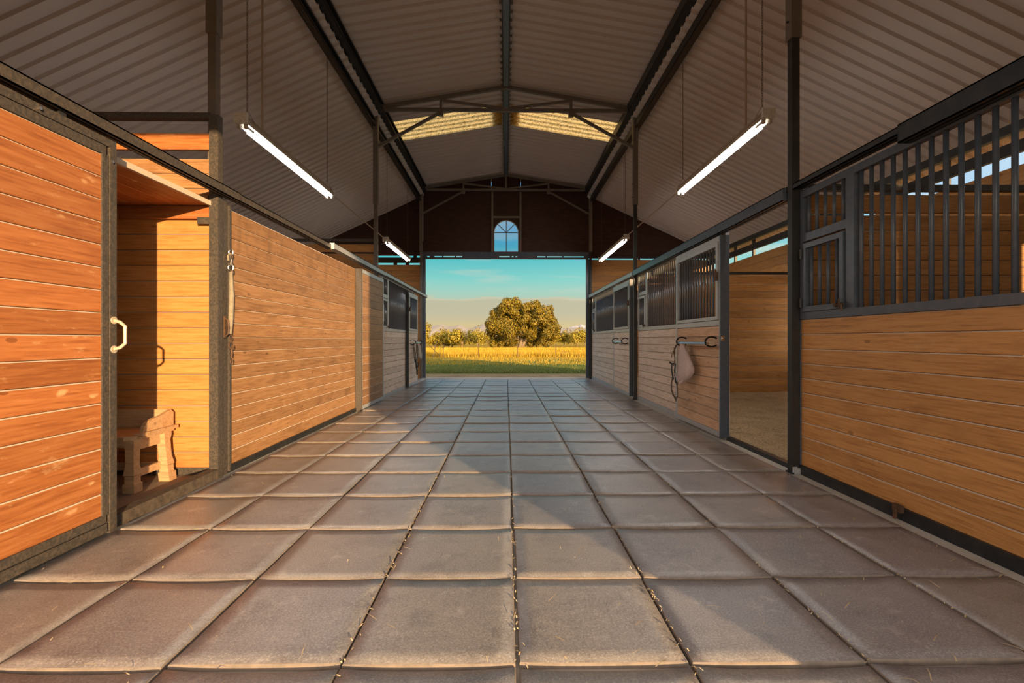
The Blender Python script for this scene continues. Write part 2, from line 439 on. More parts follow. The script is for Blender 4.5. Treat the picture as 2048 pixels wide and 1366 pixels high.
def glass():
    m, t, b = mat('blue_tinted_window_glass')
    t.nodes.remove(b)
    tr = N(t, 'ShaderNodeBsdfTransparent'); tr.inputs[0].default_value = (.86, .95, 1.0, 1)
    gl = N(t, 'ShaderNodeBsdfGlossy'); gl.inputs['Roughness'].default_value = .05
    mx = N(t, 'ShaderNodeMixShader'); mx.inputs[0].default_value = .07
    t.links.new(tr.outputs[0], mx.inputs[1]); t.links.new(gl.outputs[0], mx.inputs[2])
    t.links.new(mx.outputs[0], t.nodes['Material Output'].inputs[0])
    return m
M['glass'] = glass()
def fibreglass():
    m, t, b = mat('yellowed_fibreglass_sheet')
    t.nodes.remove(b)
    n = noisen(t, coords(t, world=True, rnd=False), 26, 5, .75)
    c = rampn(t, n, [(.36, (.22, .12, .03)), (.5, (.85, .58, .20)), (.7, (1.0, .80, .38))])
    tl = N(t, 'ShaderNodeBsdfTranslucent'); df = N(t, 'ShaderNodeBsdfDiffuse')
    t.links.new(c, tl.inputs[0]); t.links.new(c, df.inputs[0])
    mx = N(t, 'ShaderNodeMixShader'); mx.inputs[0].default_value = .12
    t.links.new(tl.outputs[0], mx.inputs[1]); t.links.new(df.outputs[0], mx.inputs[2])
    t.links.new(mx.outputs[0], t.nodes['Material Output'].inputs[0])
    return m
M['fibreglass'] = fibreglass()

# ------------------------------------------------------------------ dimensions
FR, FL = 2.50, 2.36                # aisle faces of the stall fronts
YN, YM, YF = 4.14, 9.25, 14.25     # steel bents
XW = 6.0                           # outer side walls
Y0, Y1 = -1.0, 14.3                # rear and far gables
PX = 2.47                          # post axis
def roof_mid(x): return 6.02 - .165 * abs(x)
def roof_side(x): return 5.37 - .47 * (abs(x) - 2.42)

plank_cache = {}
def plank_mesh(L, h, wood_m, dust_m, t=.035):
    k = (round(L, 3), round(h, 4), wood_m.name, dust_m.name, t)
    if k not in plank_cache:
        c = .0045
        prof = [(c * .6, 0), (0, c * .8), (0, h - c * 1.2), (c * 1.2, h), (t, h), (t, 0)]
        b = MB(); n = len(prof)
        vs = [(0, y, z) for y, z in prof] + [(L, y, z) for y, z in prof]
        fs = [tuple(range(n))[::-1], tuple(range(n, 2 * n))] + [(i, (i + 1) % n, n + (i + 1) % n, n + i) for i in range(n)]
        b.add(vs, fs)
        b.m = [0, 0] + [1 if i == 2 else 0 for i in range(n)]
        plank_cache[k] = b.mesh('plank', [wood_m, dust_m])
    return plank_cache[k]
def planks_x(parent, x0, x1, y, z0, z1, n, wood_m, dust_m, t=.035, back=False):
    """boards that run along x; they face the camera (-y), or away from it"""
    p = (z1 - z0) / n
    for i in range(n):
        dy = R.uniform(-.0015, .0015)
        if back: put('plank', plank_mesh(x1 - x0, p - .003, wood_m, dust_m, t), parent, (x1, y + dy, z0 + i * p), PI)
        else: put('plank', plank_mesh(x1 - x0, p - .003, wood_m, dust_m, t), parent, (x0, y + dy, z0 + i * p))
def planks_y(parent, side, d, y0, y1, z0, z1, n, wood_m, dust_m, t=.035):
    """boards that run along y on a stall front; side -1/+1; d distance of their face behind the aisle face"""
    p = (z1 - z0) / n; F = FR if side > 0 else FL
    for i in range(n):
        dd = d + R.uniform(0, .003)
        me = plank_mesh(y1 - y0, p - .003, wood_m, dust_m, t)
        if side > 0: put('plank', me, parent, (F + dd, y1, z0 + i * p), -PI / 2)
        else: put('plank', me, parent, (-F - dd, y0, z0 + i * p), PI / 2)
def fb(b, side, y0, y1, d0, d1, z0, z1, m=0):
    F = FR if side > 0 else FL
    return b.box(side * (F + d0), side * (F + d1), y0, y1, z0, z1, m)
bar_cache = {}
def bar_mesh(h, mt, r=.0135):
    k = (round(h, 3), mt.name, r)
    if k not in bar_cache:
        b = MB(); b.tube([(0, 0, 0), (0, 0, h)], r, 8); bar_cache[k] = b.mesh('bar', mt)
        bar_cache[k].polygons.foreach_set('use_smooth', [len(p.vertices) == 4 for p in bar_cache[k].polygons])
    return bar_cache[k]
def bars(parent, side, d, y0, y1, z0, z1, n, mt, r=.0135):
    F = FR if side > 0 else FL
    for i in range(n):
        y = y0 + (y1 - y0) * (i + .5) / n
        put('bar', bar_mesh(z1 - z0, mt, r), parent, (side * (F + d), y, z0))

# ------------------------------------------------------------------ ground and floor
def hgt(x, y):
    if y < 15 and y > -2 and abs(x) < 7: return -.10
    return -.10 + .10 * (noise.noise(Vector((x * .05, y * .05, 1.3)))) * min(1, max(0, (abs(y - 7) - 9) / 20))
gb = MB()
ys = [-400, -150, -60, -30, -15, -6, -2, 4, 10, 14.2, 15, 16, 17, 18, 19.5, 21, 23, 25, 27, 29, 31, 33, 36, 40, 45, 50, 56, 62, 70, 80, 92, 106, 125, 150, 190, 250, 400, 800, 1600, 3200]
xs = [-2500, -900, -300, -120, -60, -36, -24, -16, -11, -8, -6, -4, -2, 0, 2, 4, 6, 8, 11, 16, 24, 36, 60, 120, 300, 900, 2500]
gb.add([(x, y, hgt(x, y)) for y in ys for x in xs],
       [(j * len(xs) + i, j * len(xs) + i + 1, (j + 1) * len(xs) + i + 1, (j + 1) * len(xs) + i) for j in range(len(ys) - 1) for i in range(len(xs) - 1)])
tag(gb.build('ground', M['ground'], smooth=True), kind='structure')

floor = thing('floor', None, None); floor['kind'] = 'structure'
fbx = MB().box(-XW, XW, Y0 - .25, Y1 + .2, -.12, -.022)
fbx.build('concrete_slab', M['concrete'], floor)
MB().box(-2.46, 2.46, Y1 - .18, Y1 + .28, -.10, -.004).build('concrete_sill', M['concrete'], floor)
MB().box(-5.9, -2.40, 1.2, 4.06, -.03, .0).build('tack_room_mat', M['rubber_dark'], floor)
# 2 ft rubber tiles, edges curled up by wear
def tile_mesh(sx, sy, k):
    r = random.Random(k); n = 8
    amp = [r.uniform(.002, .012) for _ in range(4)]; amp = [a * .5 for a in amp]; cor = [r.uniform(0, .004) for _ in range(4)]; bow = r.uniform(.004, .012)
    b = MB(); vs = []
    for j in range(n + 1):
        for i in range(n + 1):
            u, v = i / n * 2 - 1, j / n * 2 - 1
            e = 4
            z = (amp[0] * max(0, u) ** e + amp[1] * max(0, -u) ** e) * .5
            z -= amp[2] * 1.0 * max(0, v) ** 3 * (1 - .75 * u * u)      # the far edge has sagged between its corners
            z += amp[3] * .3 * max(0, -v) ** e                          # the near edge stands proud
            z += cor[(u > 0) + 2 * (v > 0)] * (abs(u) ** 3 * abs(v) ** 3)
            ex = bow * (1 - u * u) * (1 if v > 0 else -.3) * abs(v) ** 3
            vs.append((u * sx / 2, v * sy / 2 - ex * .8, z))
    fs = [(j * (n + 1) + i, j * (n + 1) + i + 1, (j + 1) * (n + 1) + i + 1, (j + 1) * (n + 1) + i) for j in range(n) for i in range(n)]
    ringi = [i for i in range(n + 1)] + [j * (n + 1) + n for j in range(1, n + 1)] + [n * (n + 1) + i for i in range(n - 1, -1, -1)] + [j * (n + 1) for j in range(n - 1, 0, -1)]
    k0 = len(vs); q = len(ringi)
    # rounded worn arris, then the skirt, with vertices of its own so that the edge stays crisp
    inn = [(vs[i][0] * (1 + .006 / sx), vs[i][1] * (1 + .006 / sy), vs[i][2] - .004) for i in ringi]
    vs2 = vs + inn + inn + [(x, y, -.0215) for x, y, z in inn]
    nx = lambda a: (a + 1) % q
    fs2 = fs + [(ringi[a], k0 + a, k0 + nx(a), ringi[nx(a)]) for a in range(q)] + [(k0 + q + a, k0 + 2 * q + a, k0 + 2 * q + nx(a), k0 + q + nx(a)) for a in range(q)]
    b.add(vs2, fs2); b.m = [0] * len(fs) + [1] * (2 * q)
    me = b.mesh('tile', [M['tile'], M['tile_edge']])
    me.polygons.foreach_set('use_smooth', [True] * len(fs) + [False] * (2 * q))
    return me
colx = [(-2.285, -1.745), (-1.745, -1.165), (-1.165, -.565), (-.565, .042), (.042, .640), (.640, 1.255), (1.255, 1.86), (1.86, 2.375)]
tmesh = [[tile_mesh(b - a - .016, .592, ci * 10 + k) for k in range(6)] for ci, (a, b) in enumerate(colx)]
row0 = 1.668 - .608
for ri in range(22):
    ya = row0 + ri * .608; yb = ya + .608
    if yb > 14.15: break
    for ci, (a, b) in enumerate(colx):
        o = put('tile', R.choice(tmesh[ci]), floor, ((a + b) / 2 + R.uniform(-.004, .004), (ya + yb) / 2 + R.uniform(-.008, .008), R.uniform(-.003, .003)))
        o.rotation_euler = (0, 0, R.uniform(-.006, .006))
ylast = yb if yb <= 14.15 else ya

# ------------------------------------------------------------------ ceiling: ribbed sheets
ceiling = thing('ceiling', None, None); ceiling['kind'] = 'structure'
RIB, NR = .19, 5
def sheet(xa, za, xb, zb, skylight=False):
    prof = []
    for k in range(NR):
        o = k * RIB
        prof += [(o, 0), (o + .112, 0), (o + .128, .036), (o + .174, .036)]
    prof.append((NR * RIB + .001, 0))
    b = MB(); n = len(prof)
    b.add([(xa, y, za + z) for y, z in prof] + [(xb, y, zb + z) for y, z in prof], [(i, i + 1, n + i + 1, n + i) for i in range(n - 1)])
    return b.mesh('roof_sheet', M['fibreglass'] if skylight else M['roof_metal'])
ysh = 10.08 - 12 * NR * RIB
slopes = {}
for sd in (-1, 1):
    slopes['m', sd] = (sd * .10, roof_mid(.10), sd * 2.62, roof_mid(2.62))
    slopes['s', sd] = (sd * 2.40, roof_side(2.40), sd * 6.40, roof_side(6.40))
for key, g in slopes.items():
    me = sheet(*g); ms = sheet(*g, skylight=True)
    for k in range(17):
        y = ysh + k * NR * RIB
        sky = key[0] == 'm' and k == 12
        o = put('skylight_sheet' if sky else 'roof_sheet', ms if sky else me, ceiling, (0, y, 0))
# ridge cap above the sheets
rc = MB(); rc.add([(-.3, -1.32, roof_mid(.3) + .042), (0, -1.32, roof_mid(0) + .05), (.3, -1.32, roof_mid(.3) + .042),
                   (-.3, 14.83, roof_mid(.3) + .042), (0, 14.83, roof_mid(0) + .05), (.3, 14.83, roof_mid(.3) + .042)], [(0, 1, 4, 3), (1, 2, 5, 4)])
rc.build('ridge_cap', M['roof_metal'], ceiling)
# closing strip between the middle roof and the lower side roofs
for sd in (-1, 1):
    MB().box(sd * 2.50, sd * 2.53, -1.3, 14.8, roof_side(2.5) + .02, roof_mid(2.5) + .03).build('step_flashing', M['steel_dark'], ceiling)

# purlins
def cpurlin(name, label, x0, x1, z0, z1, mt, lip=True):
    b = MB(); t = .006; y0, y1 = -1.25, 14.24
    b.box(x0, x0 + t, y0, y1, z0, z1); b.box(x0, x1, y0, y1, z1 - t, z1); b.box(x0, x1, y0, y1, z0, z0 + t)
    b.box(x1 - t, x1, y0, y1, z0, z0 + .025); b.box(x1 - t, x1, y0, y1, z1 - .025, z1)
    return tag(b.build(name, mt), label, 'roof beam')
rp = thing('ridge_purlin', 'grey blue steel ridge beam running under the peak of the roof', 'roof beam', (0, 4, 5.9))
def rel(o, b):   # shift a builder's points into o's frame
    b.v = [(x - o.location.x, y - o.location.y, z - o.location.z) for x, y, z in b.v]; return b
rel(rp, MB().box(-.045, .045, -1.25, 9.18, 5.915, 5.99).box(-.045, .045, 9.32, 14.18, 5.915, 5.99)).build('channel', M['ridge_blue'], rp)
for sd in (-1, 1):
    rel(rp, MB().box(sd * .046, sd * .062, -1.25, 14.2, 5.91, 6.0)).build('flange', M['steel_dark'], rp)
tb = MB()
for k in range(82):
    for sd in (-1, 1):
        y = ysh + k * RIB
        tb.box(sd * .068, sd * .10, y + .005, y + .105, 5.985, 6.0)
tb = rel(rp, tb).build('closure_strip', M['roof_metal'], rp); tb['kind'] = 'stuff'
cpurlin('eave_purlin', 'dark steel channel carrying the middle roof, on the tack room side', -2.43, -2.31, 5.44, 5.60, M['steel_dark'])
cpurlin('eave_purlin', 'dark steel channel carrying the steeper side roof over the tack room', -2.56, -2.46, 5.16, 5.295, M['steel_dark'])
cpurlin('eave_purlin', 'dark steel channel carrying the middle roof, on the barred stall side', 2.31, 2.43, 5.44, 5.60, M['steel_dark'])
cpurlin('eave_purlin', 'dark steel channel carrying the steeper side roof over the barred stalls', 2.46, 2.56, 5.16, 5.295, M['steel_dark'])
for sd, w in ((-1, 'tack room'), (1, 'barred stall')):
    tag(MB().box(sd * 5.93, sd * 6.0, -1.25, 14.24, 3.55, 3.66).build('wall_purlin', M['steel_dark']), 'dark steel beam under the low outer edge of the roof, %s side' % w, 'roof beam')
    tag(MB().box(sd * 5.94, sd * 5.998, -1.0, 14.24, 3.30, 3.44).build('outer_girt', M['steel_dark']), 'dark steel girt above the bright eave gap, %s side' % w, 'roof beam')

# ------------------------------------------------------------------ bents: posts and trusses
def post(side, y, label, lower_dark):
    p = thing('steel_post', label, 'post', (side * PX, y, 0))
    s = .033
    MB().box(-s, s, -s, s, -.02, 5.42).build('shaft', M['steel_truss'] if lower_dark else M['steel_dark'], p)
    MB().box(-.045, .045, -.045, .045, 3.70, 5.42).build('sleeve', M['steel_truss'], p)
    for z in (3.85, 4.1): MB().tube([(-.06 * 1, 0, z), (-.03, 0, z)], .009, 6).build('bolt', M['steel_dark'], p)
    MB().box(-.045, .045, -.045, .045, -.021, -.008).build('base_plate', M['steel_sill'], p)
    return p
post(-1, YN, 'tall thin steel post at the corner of the open tack room', True)
post(1, YN, 'tall thin steel post beside the open stall doorway with straw', False)
post(-1, YM, 'thin steel post behind the closed all-wood door, rising to the middle truss', True)
post(1, YM, 'thin steel post between the two barred stall doors, rising to the middle truss', False)
post(-1, YF - .09, 'thin steel post at the far doorway on the tack room side', True)
post(1, YF - .09, 'thin steel post at the far doorway on the barred stall side', False)

def truss(y, label, king=False, dy=0):
    t = thing('roof_truss', label, 'roof truss', (0, y, 5.45))
    zt = lambda x: roof_mid(x) - .085 - 5.45
    tc_ = MB()
    for sd in (-1, 1):
        MB().bar((0, 0, zt(0)), (sd * 2.47, 0, zt(2.47)), .055, .065, (0, 0, 1)).build('top_chord', M['steel_truss'], t)
    MB().bar((-2.5, 0, .045), (2.5, 0, .045), .055, .06).build('bottom_chord', M['steel_truss'], t)
    for sd in (-1, 1):
        x = sd * 1.24
        MB().bar((x, 0, .02), (x, 0, zt(x)), .05, .05, (0, 1, 0)).build('web_post', M['steel_truss'], t)
        MB().bar((x, 0, zt(x) - .05), (sd * .04, 0, .08), .04, .045).build('web_diagonal', M['steel_truss'], t)
        MB().bar((x, 0, .0), (sd * 2.44, 0, -.66), .045, .05).build('knee_brace', M['steel_truss'], t)
        MB().box(x - .05, x + .05, -.035, .035, -.07, .02).build('gusset', M['steel_truss'], t)
    if king: MB().bar((0, 0, .05), (0, 0, zt(0)), .05, .05, (0, 1, 0)).build('king_post', M['steel_truss'], t)
truss(YN, 'roof truss above the near posts and the tack room')
truss(YM, 'roof truss crossing the aisle just in front of the skylights')
truss(YF - .09, 'roof truss against the dark far gable above the arched window', True)

# ------------------------------------------------------------------ far gable wall with its doorway, arched window and light slits
wf = thing('wall_far', None, None); wf['kind'] = 'structure'
ya, yb = Y1, Y1 + .03
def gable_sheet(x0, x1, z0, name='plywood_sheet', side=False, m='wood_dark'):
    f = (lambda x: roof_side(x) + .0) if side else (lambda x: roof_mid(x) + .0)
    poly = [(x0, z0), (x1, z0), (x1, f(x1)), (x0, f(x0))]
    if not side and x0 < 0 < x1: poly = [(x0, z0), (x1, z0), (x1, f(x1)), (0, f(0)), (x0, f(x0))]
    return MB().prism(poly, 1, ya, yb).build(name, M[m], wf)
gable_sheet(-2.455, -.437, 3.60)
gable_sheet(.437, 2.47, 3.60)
# middle sheet with the arched hole
cx0, zb, zs, rr = .006, 3.705, 4.285, .36
b = MB()
b.box(-.425, .425, ya, yb, 3.60, zb)
b.box(-.425, cx0 - rr, ya, yb, zb, zs); b.box(cx0 + rr, .425, ya, yb, zb, zs)
arc = [(cx0 + rr * math.cos(PI - i * PI / 16), zs + rr * math.sin(PI - i * PI / 16)) for i in range(17)]
for i in range(16):
    (xa_, za_), (xb_, zb_) = arc[i], arc[i + 1]
    ea = xa_ if 0 < i else -.425; eb = xb_ if i < 15 else .425
    b.prism([(xa_, za_), (xb_, zb_), (eb, 4.75), (ea, 4.75)], 1, ya, yb)
b.prism([(cx0 + rr, zs), (.425, zs), (.425, 4.75)], 1, ya, yb); b.prism([(cx0 - rr, zs), (-.425, zs), (-.425, 4.75)], 1, ya, yb)
b.prism([(-.425, 4.75), (.425, 4.75), (.425, roof_mid(.425)), (0, roof_mid(0)), (-.425, roof_mid(.425))], 1, ya, yb)
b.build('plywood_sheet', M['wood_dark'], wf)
# strips that close the sheet joints except where the daylight shows
b = MB()
for sx in (-.431, .431):
    b.box(sx - .012, sx + .012, yb, yb + .02, 3.60, 5.52); b.box(sx - .012, sx + .012, yb, yb + .02, 5.60, 5.61)
b.build('joint_strip', M['wood_dark'], wf)
for sd in (-1, 1):
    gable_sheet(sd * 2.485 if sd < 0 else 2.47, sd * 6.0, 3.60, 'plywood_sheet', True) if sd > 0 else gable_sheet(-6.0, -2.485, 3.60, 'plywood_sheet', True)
MB().box(-2.50, -2.44, yb, yb + .02, 3.60, 4.05).build('joint_strip', M['wood_dark'], wf)
# side walls of the gable below the track: boards
for sd in (-1, 1):
    x0, x1 = (2.40, 6.0) if sd > 0 else (-6.0, -2.40)
    zt = 3.495 if sd > 0 else 3.33
    planks_x(wf, x0, x1, ya, -.05, zt, 22 if sd > 0 else 21, M['wood_brown'], M['dust_dark'])
MB().box(-6.0, -2.42, ya, yb, 3.385, 3.545).build('girt_board', M['wood_dark'], wf)
b = MB()
for x in (-3.95, -3.3, -2.95): b.box(x, x + .10, ya - .01, yb + .01, 3.325, 3.39)
for x in (-4.6, -2.72, -2.50): b.box(x, x + .10, ya - .01, yb + .01, 3.54, 3.61)
for x in (3.9, 5.0): b.box(x, x + .06, ya - .01, yb + .01, 3.49, 3.56)
b.box(2.42, 6.0, ya, yb, 3.53, 3.61)
b.build('track_bracket', M['steel_dark'], wf)
# header: door track beam and lip with the broken slit of daylight between them
hd = thing('door_track', 'dark blue steel door track across the head of the far doorway', 'door track', (0, Y1 - .02, 3.5))
MB().box(-2.52, 2.52, -.06, .0, .085, .20).build('track_beam', M['steel_blue'], hd)
MB().box(-2.42, 2.42, -.05, .01, -.005, .048).build('track_lip', M['steel_blue'], hd)
slits = [(-2.31, -2.23), (-2.10, -1.87), (-1.83, -1.50), (-1.46, -1.28), (-.20, .11), (.17, .22), (.28, .33), (.92, 1.16), (1.20, 1.65), (1.69, 2.29)]
x = -2.42
for a, c in slits + [(2.42, 0)]: MB().box(x, a, -.055, .005, .045, .09).build('track_hanger', M['steel_blue'], hd); x = c
for x in (-1.3, -.72, 1.0, 1.55): MB().tube([(x, -.075, .15), (x, -.06, .15)], .012, 8).build('bolt', M['chrome'], hd)
for sd in (-1, 1):
    tag(MB().box(sd * 2.36, sd * 2.46, Y1 - .04, Y1 + .04, -.02, 3.50).build('door_jamb', M['steel_blue']),
        'dark blue steel jamb of the far doorway on the %s side' % ('barred stall' if sd > 0 else 'tack room'), 'door jamb')
# steel tubes that frame the arched window
for x in (-.40, .425):
    tag(MB().box(x - .03, x + .03, Y1 - .055, Y1 - .005, 3.70, 5.47).build('window_stud', M['steel_truss']),
        'upright steel tube beside the arched window, on the %s side' % ('barred stall' if x > 0 else 'tack room'), 'stud')
tag(MB().box(-.37, .395, Y1 - .055, Y1 - .005, 4.70, 4.755).build('window_lintel', M['steel_truss']), 'short steel crossbar over the arched window', 'stud')
tag(MB().tube([(-2.43, Y1 - .11, 5.33), (-2.43, Y1 - .11, 4.0)], .017, 8).tube([(-2.43, Y1 - .11, 5.33), (-2.50, Y1 - .11, 5.40)], .017, 8).build('conduit_pipe', M['steel_galv']), 'pale conduit pipe down the far post, tack room side', 'pipe')
tag(MB().tube([(2.40, Y1 - .17, 5.34), (2.47, Y1 - .17, 5.28)], .06, 8).build('pipe_elbow', M['steel_galv']), 'small bright pipe elbow at the top of the far post, barred stall side', 'pipe')

# the arched window
w1 = thing('window_1', None, None, (cx0, Y1, 0)); w1['kind'] = 'structure'
def arch_ring(r0, r1, y0, y1):
    b = MB()
    out = [(r1, zb - (r1 - rr) if r1 > rr else zb)] ; pts0 = [(r0, zb + .012)] + [(r0 * math.cos(i * PI / 20), zs + r0 * math.sin(i * PI / 20)) for i in range(21)] + [(-r0, zb + .012)]
    pts1 = [(r1, zb)] + [(r1 * math.cos(i * PI / 20), zs + r1 * math.sin(i * PI / 20)) for i in range(21)] + [(-r1, zb)]
    for i in range(len(pts0) - 1): b.prism([pts0[i], pts1[i], pts1[i + 1], pts0[i + 1]], 1, y0, y1)
    return b
arch_ring(rr - .014, rr, -.02, .04).build('window_frame', M['steel_galv'], w1)
b = MB().box(-rr, rr, -.02, .04, zb, zb + .02); b.build('window_sill', M['steel_galv'], w1)
ri = rr - .012
MB().box(-.011, .011, 0, .022, zb + .02, zs + ri).build('muntin', M['steel_truss'], w1)
MB().box(-ri, ri, -.001, .023, zs - .011, zs + .011).build('muntin', M['steel_truss'], w1)
for a in (45, 135):
    MB().bar((0, .011, zs), (ri * math.cos(math.radians(a)), .011, zs + ri * math.sin(math.radians(a))), .02, .02, (0, 1, 0)).build('muntin', M['steel_truss'], w1)
for q in range(4):
    a0, a1 = q * PI / 4, (q + 1) * PI / 4
    MB().prism([(0, zs)] + [(ri * math.cos(a0 + (a1 - a0) * i / 6), zs + ri * math.sin(a0 + (a1 - a0) * i / 6)) for i in range(7)], 1, .010, .014).build('pane', M['glass'], w1)
for sd in (-1, 1):
    x0, x1 = (0, ri) if sd > 0 else (-ri, 0)
    MB().box(x0, x1, .010, .014, zb + .02, zs).build('pane', M['glass'], w1)

# ------------------------------------------------------------------ rear gable (behind the camera) and outer side walls
wn_ = thing('wall_near', None, None); wn_['kind'] = 'structure'
for sd in (-1, 1):
    x0, x1 = (2.42, 6.0) if sd > 0 else (-6.0, -2.42)
    planks_x(wn_, x0, x1, Y0, -.05, 3.52, 18, M['wood_brown'], M['dust_dark'], back=True)
b = MB().prism([(-6, 3.52), (6, 3.52), (6, roof_side(6)), (2.45, roof_side(2.45)), (2.45, roof_mid(2.45)), (0, roof_mid(0)), (-2.45, roof_mid(2.45)), (-2.45, roof_side(2.45)), (-6, roof_side(6))], 1, Y0 - .03, Y0)
b.build('gable_board', M['wood_dark'], wn_)
for sd in (-1, 1): MB().box(sd * 2.40, sd * 2.48, Y0 - .04, Y0 + .04, -.02, 3.52).build('door_post', M['steel_blue'], wn_)

def outer_wall(name, side, holes):
    w = thing(name, None, None); w['kind'] = 'structure'
    nrow = 16; z0, z1 = -.05, 3.17; p = (z1 - z0) / nrow
    for i in range(nrow):
        za = z0 + i * p; zc = za + p / 2
        for s0, s1 in ((Y0, YN), (YN, YM), (YM, Y1)):
            segs = [(s0, s1)]
            for h0, h1, hz0, hz1 in holes:
                if hz0 < zc < hz1:
                    n_ = []
                    for a, c in segs:
                        if h1 <= a or h0 >= c: n_.append((a, c)); continue
                        if h0 > a: n_.append((a, h0))
                        if h1 < c: n_.append((h1, c))
                    segs = n_
            for a, c in segs:
                me = plank_mesh(c - a, p - .003, M['wood_brown'], M['dust_dark'])
                if side > 0: put('plank', me, w, (XW + R.uniform(0, .003), c, za), -PI / 2)
                else: put('plank', me, w, (-XW - R.uniform(0, .003), a, za), PI / 2)
    for y in (Y0 + .05, 1.4, YN, 6.6, YM, 11.8, 12.75, Y1 - .05):
        MB().box(side * (XW + .036), side * (XW + .09), y - .03, y + .03, -.05, 3.6).build('wall_stud', M['steel_dark'], w)
    return w
HOLES = [(1.12, 2.0, 1.3, 2.30), (8.35, 9.15, 1.0, 2.3)]
outer_wall('wall_right', 1, HOLES)
outer_wall('wall_left', -1, [])

# stall partitions
def partition(side, y, zs_list, pipe_z, wood_m, straw_z=0.0):
    w = thing('wall_partition', None, None); w['kind'] = 'structure'
    F = FR + .10 if side > 0 else FL + .085
    x0, x1 = (F, XW) if side > 0 else (-XW, -F)
    for z0, z1, n in zs_list:
        planks_x(w, x0, x1, y, z0, z1, n, wood_m, M['dust_dark'])
    MB().box(x0, x1, y - .02, y + .04, pipe_z, pipe_z + .05).build('partition_rail', M['steel_dark'] if side > 0 else M['steel_dusty'], w)
    return w
partition(1, YN + .02, [(0, 2.2, 17), (2.22, 2.38, 1)], 2.41, M['wood_brown'])
partition(1, YM + .1, [(-.02, 2.2, 17), (2.22, 2.36, 1)], 2.39, M['wood_brown'])
partition(-1, YN - .07, [(.06, 2.26, 17)], 2.955, M['wood_yellow'])
partition(-1, YM + .05, [(.05, 2.77, 21), (2.80, 2.95, 1)], 3.0, M['wood_brown'])
# upper boards of the tack room's end wall
wu = thing('wall_tack_room', None, None); wu['kind'] = 'structure'
planks_x(wu, -XW, -FL - .085, YN - .07, 2.26, 2.63, 3, M['wood_honey'], M['dust_dark'])
planks_x(wu, -XW, -FL - .085, YN - .07, 2.705, 2.845, 1, M['wood_orange'], M['dust_dark'])
MB().box(-XW, -FL - .07, YN - .11, YN - .07, 2.12, 2.225).build('ledger_board', M['wood_orange'], wu)
MB().box(-2.54, -2.44, YN - .118, YN - .105, 2.075, 2.13).build('ledger_bracket', M['steel_dusty'], wu)
MB().box(-XW, -FL - .085, YN - .085, YN - .03, -.022, .06).build('base_strip', M['steel_dusty'], wu)
# loft boards over the tack room, seen from below
lf = thing('loft_deck', 'orange board loft deck over the tack room, its edge under the door track', 'loft', (-2.4, 3.0, 2.23))
for i in range(11):
    o = put('plank', plank_mesh(5.0, .15 - .003, M['wood_orange'], M['dust_dark'], .022), lf, (-.05 - i * .15, 1.07, 0))
    o.rotation_euler = (PI / 2, 0, -PI / 2)
    o.rotation_euler = (0, 0, 0)
    o.matrix_local = Matrix(((0, 0, -1, -.04 - i * .15), (-1, 0, 0, 1.055), (0, 1, 0, .0), (0, 0, 0, 1)))
MB().box(-.038, -.018, -3.97, 1.05, -.008, .03).build('edge_strip', M['dust'], lf)

# ------------------------------------------------------------------ bedding in the stalls
def bedding(side, y0, y1, label, n=44):
    b = MB(); F = (FR + .06) if side > 0 else (FL + .12)
    nx, ny = n, int(n * 1.2)
    vs = []
    for j in range(ny + 1):
        for i in range(nx + 1):
            x = F + (XW - .02 - F) * i / nx; y = y0 + (y1 - y0) * j / ny
            e = min(1, i / 5) * min(1, j / 3 + .3)
            z = .0 + e * (.05 + .05 * noise.noise(Vector((x * 1.1, y * 1.1, 5))) + .03 * noise.noise(Vector((x * 4, y * 4, 2))) + .05 * (j / ny))
            vs.append((side * x, y, z))
    b.add(vs, [(j * (nx + 1) + i, j * (nx + 1) + i + 1, (j + 1) * (nx + 1) + i + 1, (j + 1) * (nx + 1) + i) for j in range(ny) for i in range(nx)])
    o = b.build('straw_bedding', M['bedding'], smooth=True)
    return tag(o, label, 'bedding', kind='stuff')
bedding(1, YN + .06, YM + .09, 'trodden straw bedding in the open stall doorway')
bedding(1, Y0 + .1, YN, 'straw bedding behind the long barred stall front with feed door', 14)
bedding(1, YM + .14, Y1 - .01, 'straw bedding in the stall next to the far doorway', 14)
bedding(-1, YM + .1, Y1 - .01, 'straw bedding in the far stall on the tack room side', 14)
def scatter(name, label, cat, n, fn, Lr, wr, mt, seed, zlift=.004):
    r = random.Random(seed); b = MB()
    for _ in range(n):
        x, y, z = fn(r); a = r.uniform(0, PI); L = r.uniform(*Lr); w = r.uniform(*wr); c = r.uniform(-.4, .4)
        dx, dy = math.cos(a) * L / 2, math.sin(a) * L / 2; px, py = -math.sin(a) * w, math.cos(a) * w; bx, by = px * c * L / w * .25, py * c * L / w * .25
        tz = r.uniform(-.3, .3) * L * .25
        z += zlift
        b.add([(x - dx - px, y - dy - py, z - abs(tz) * 0), (x - dx + px, y - dy + py, z), (x + bx + px, y + by + py, z + .004 + abs(tz)), (x + bx - px, y + by - py, z + .004 + abs(tz)), (x + dx + px, y + dy + py, z), (x + dx - px, y + dy - py, z)],
              [(0, 1, 2, 3), (3, 2, 4, 5)])
    return tag(b.build(name, mt), label, cat, kind='stuff')
def bed_z(x, y):
    F = FR + .06; i = (x - F) / (XW - F) * 44; j = (y - YN) / (YM - YN) * 52; e = min(1, i / 5) * min(1, j / 3 + .3)
    return e * (.05 + .05 * noise.noise(Vector((x * 1.1, y * 1.1, 5))) + .03 * noise.noise(Vector((x * 4, y * 4, 2))) + .05 * j / 52)
def fbed(r):
    x = FR + .1 + r.random() ** 1.2 * 3.2; y = r.uniform(YN + .12, YM - .02); return x, y, bed_z(x, y)
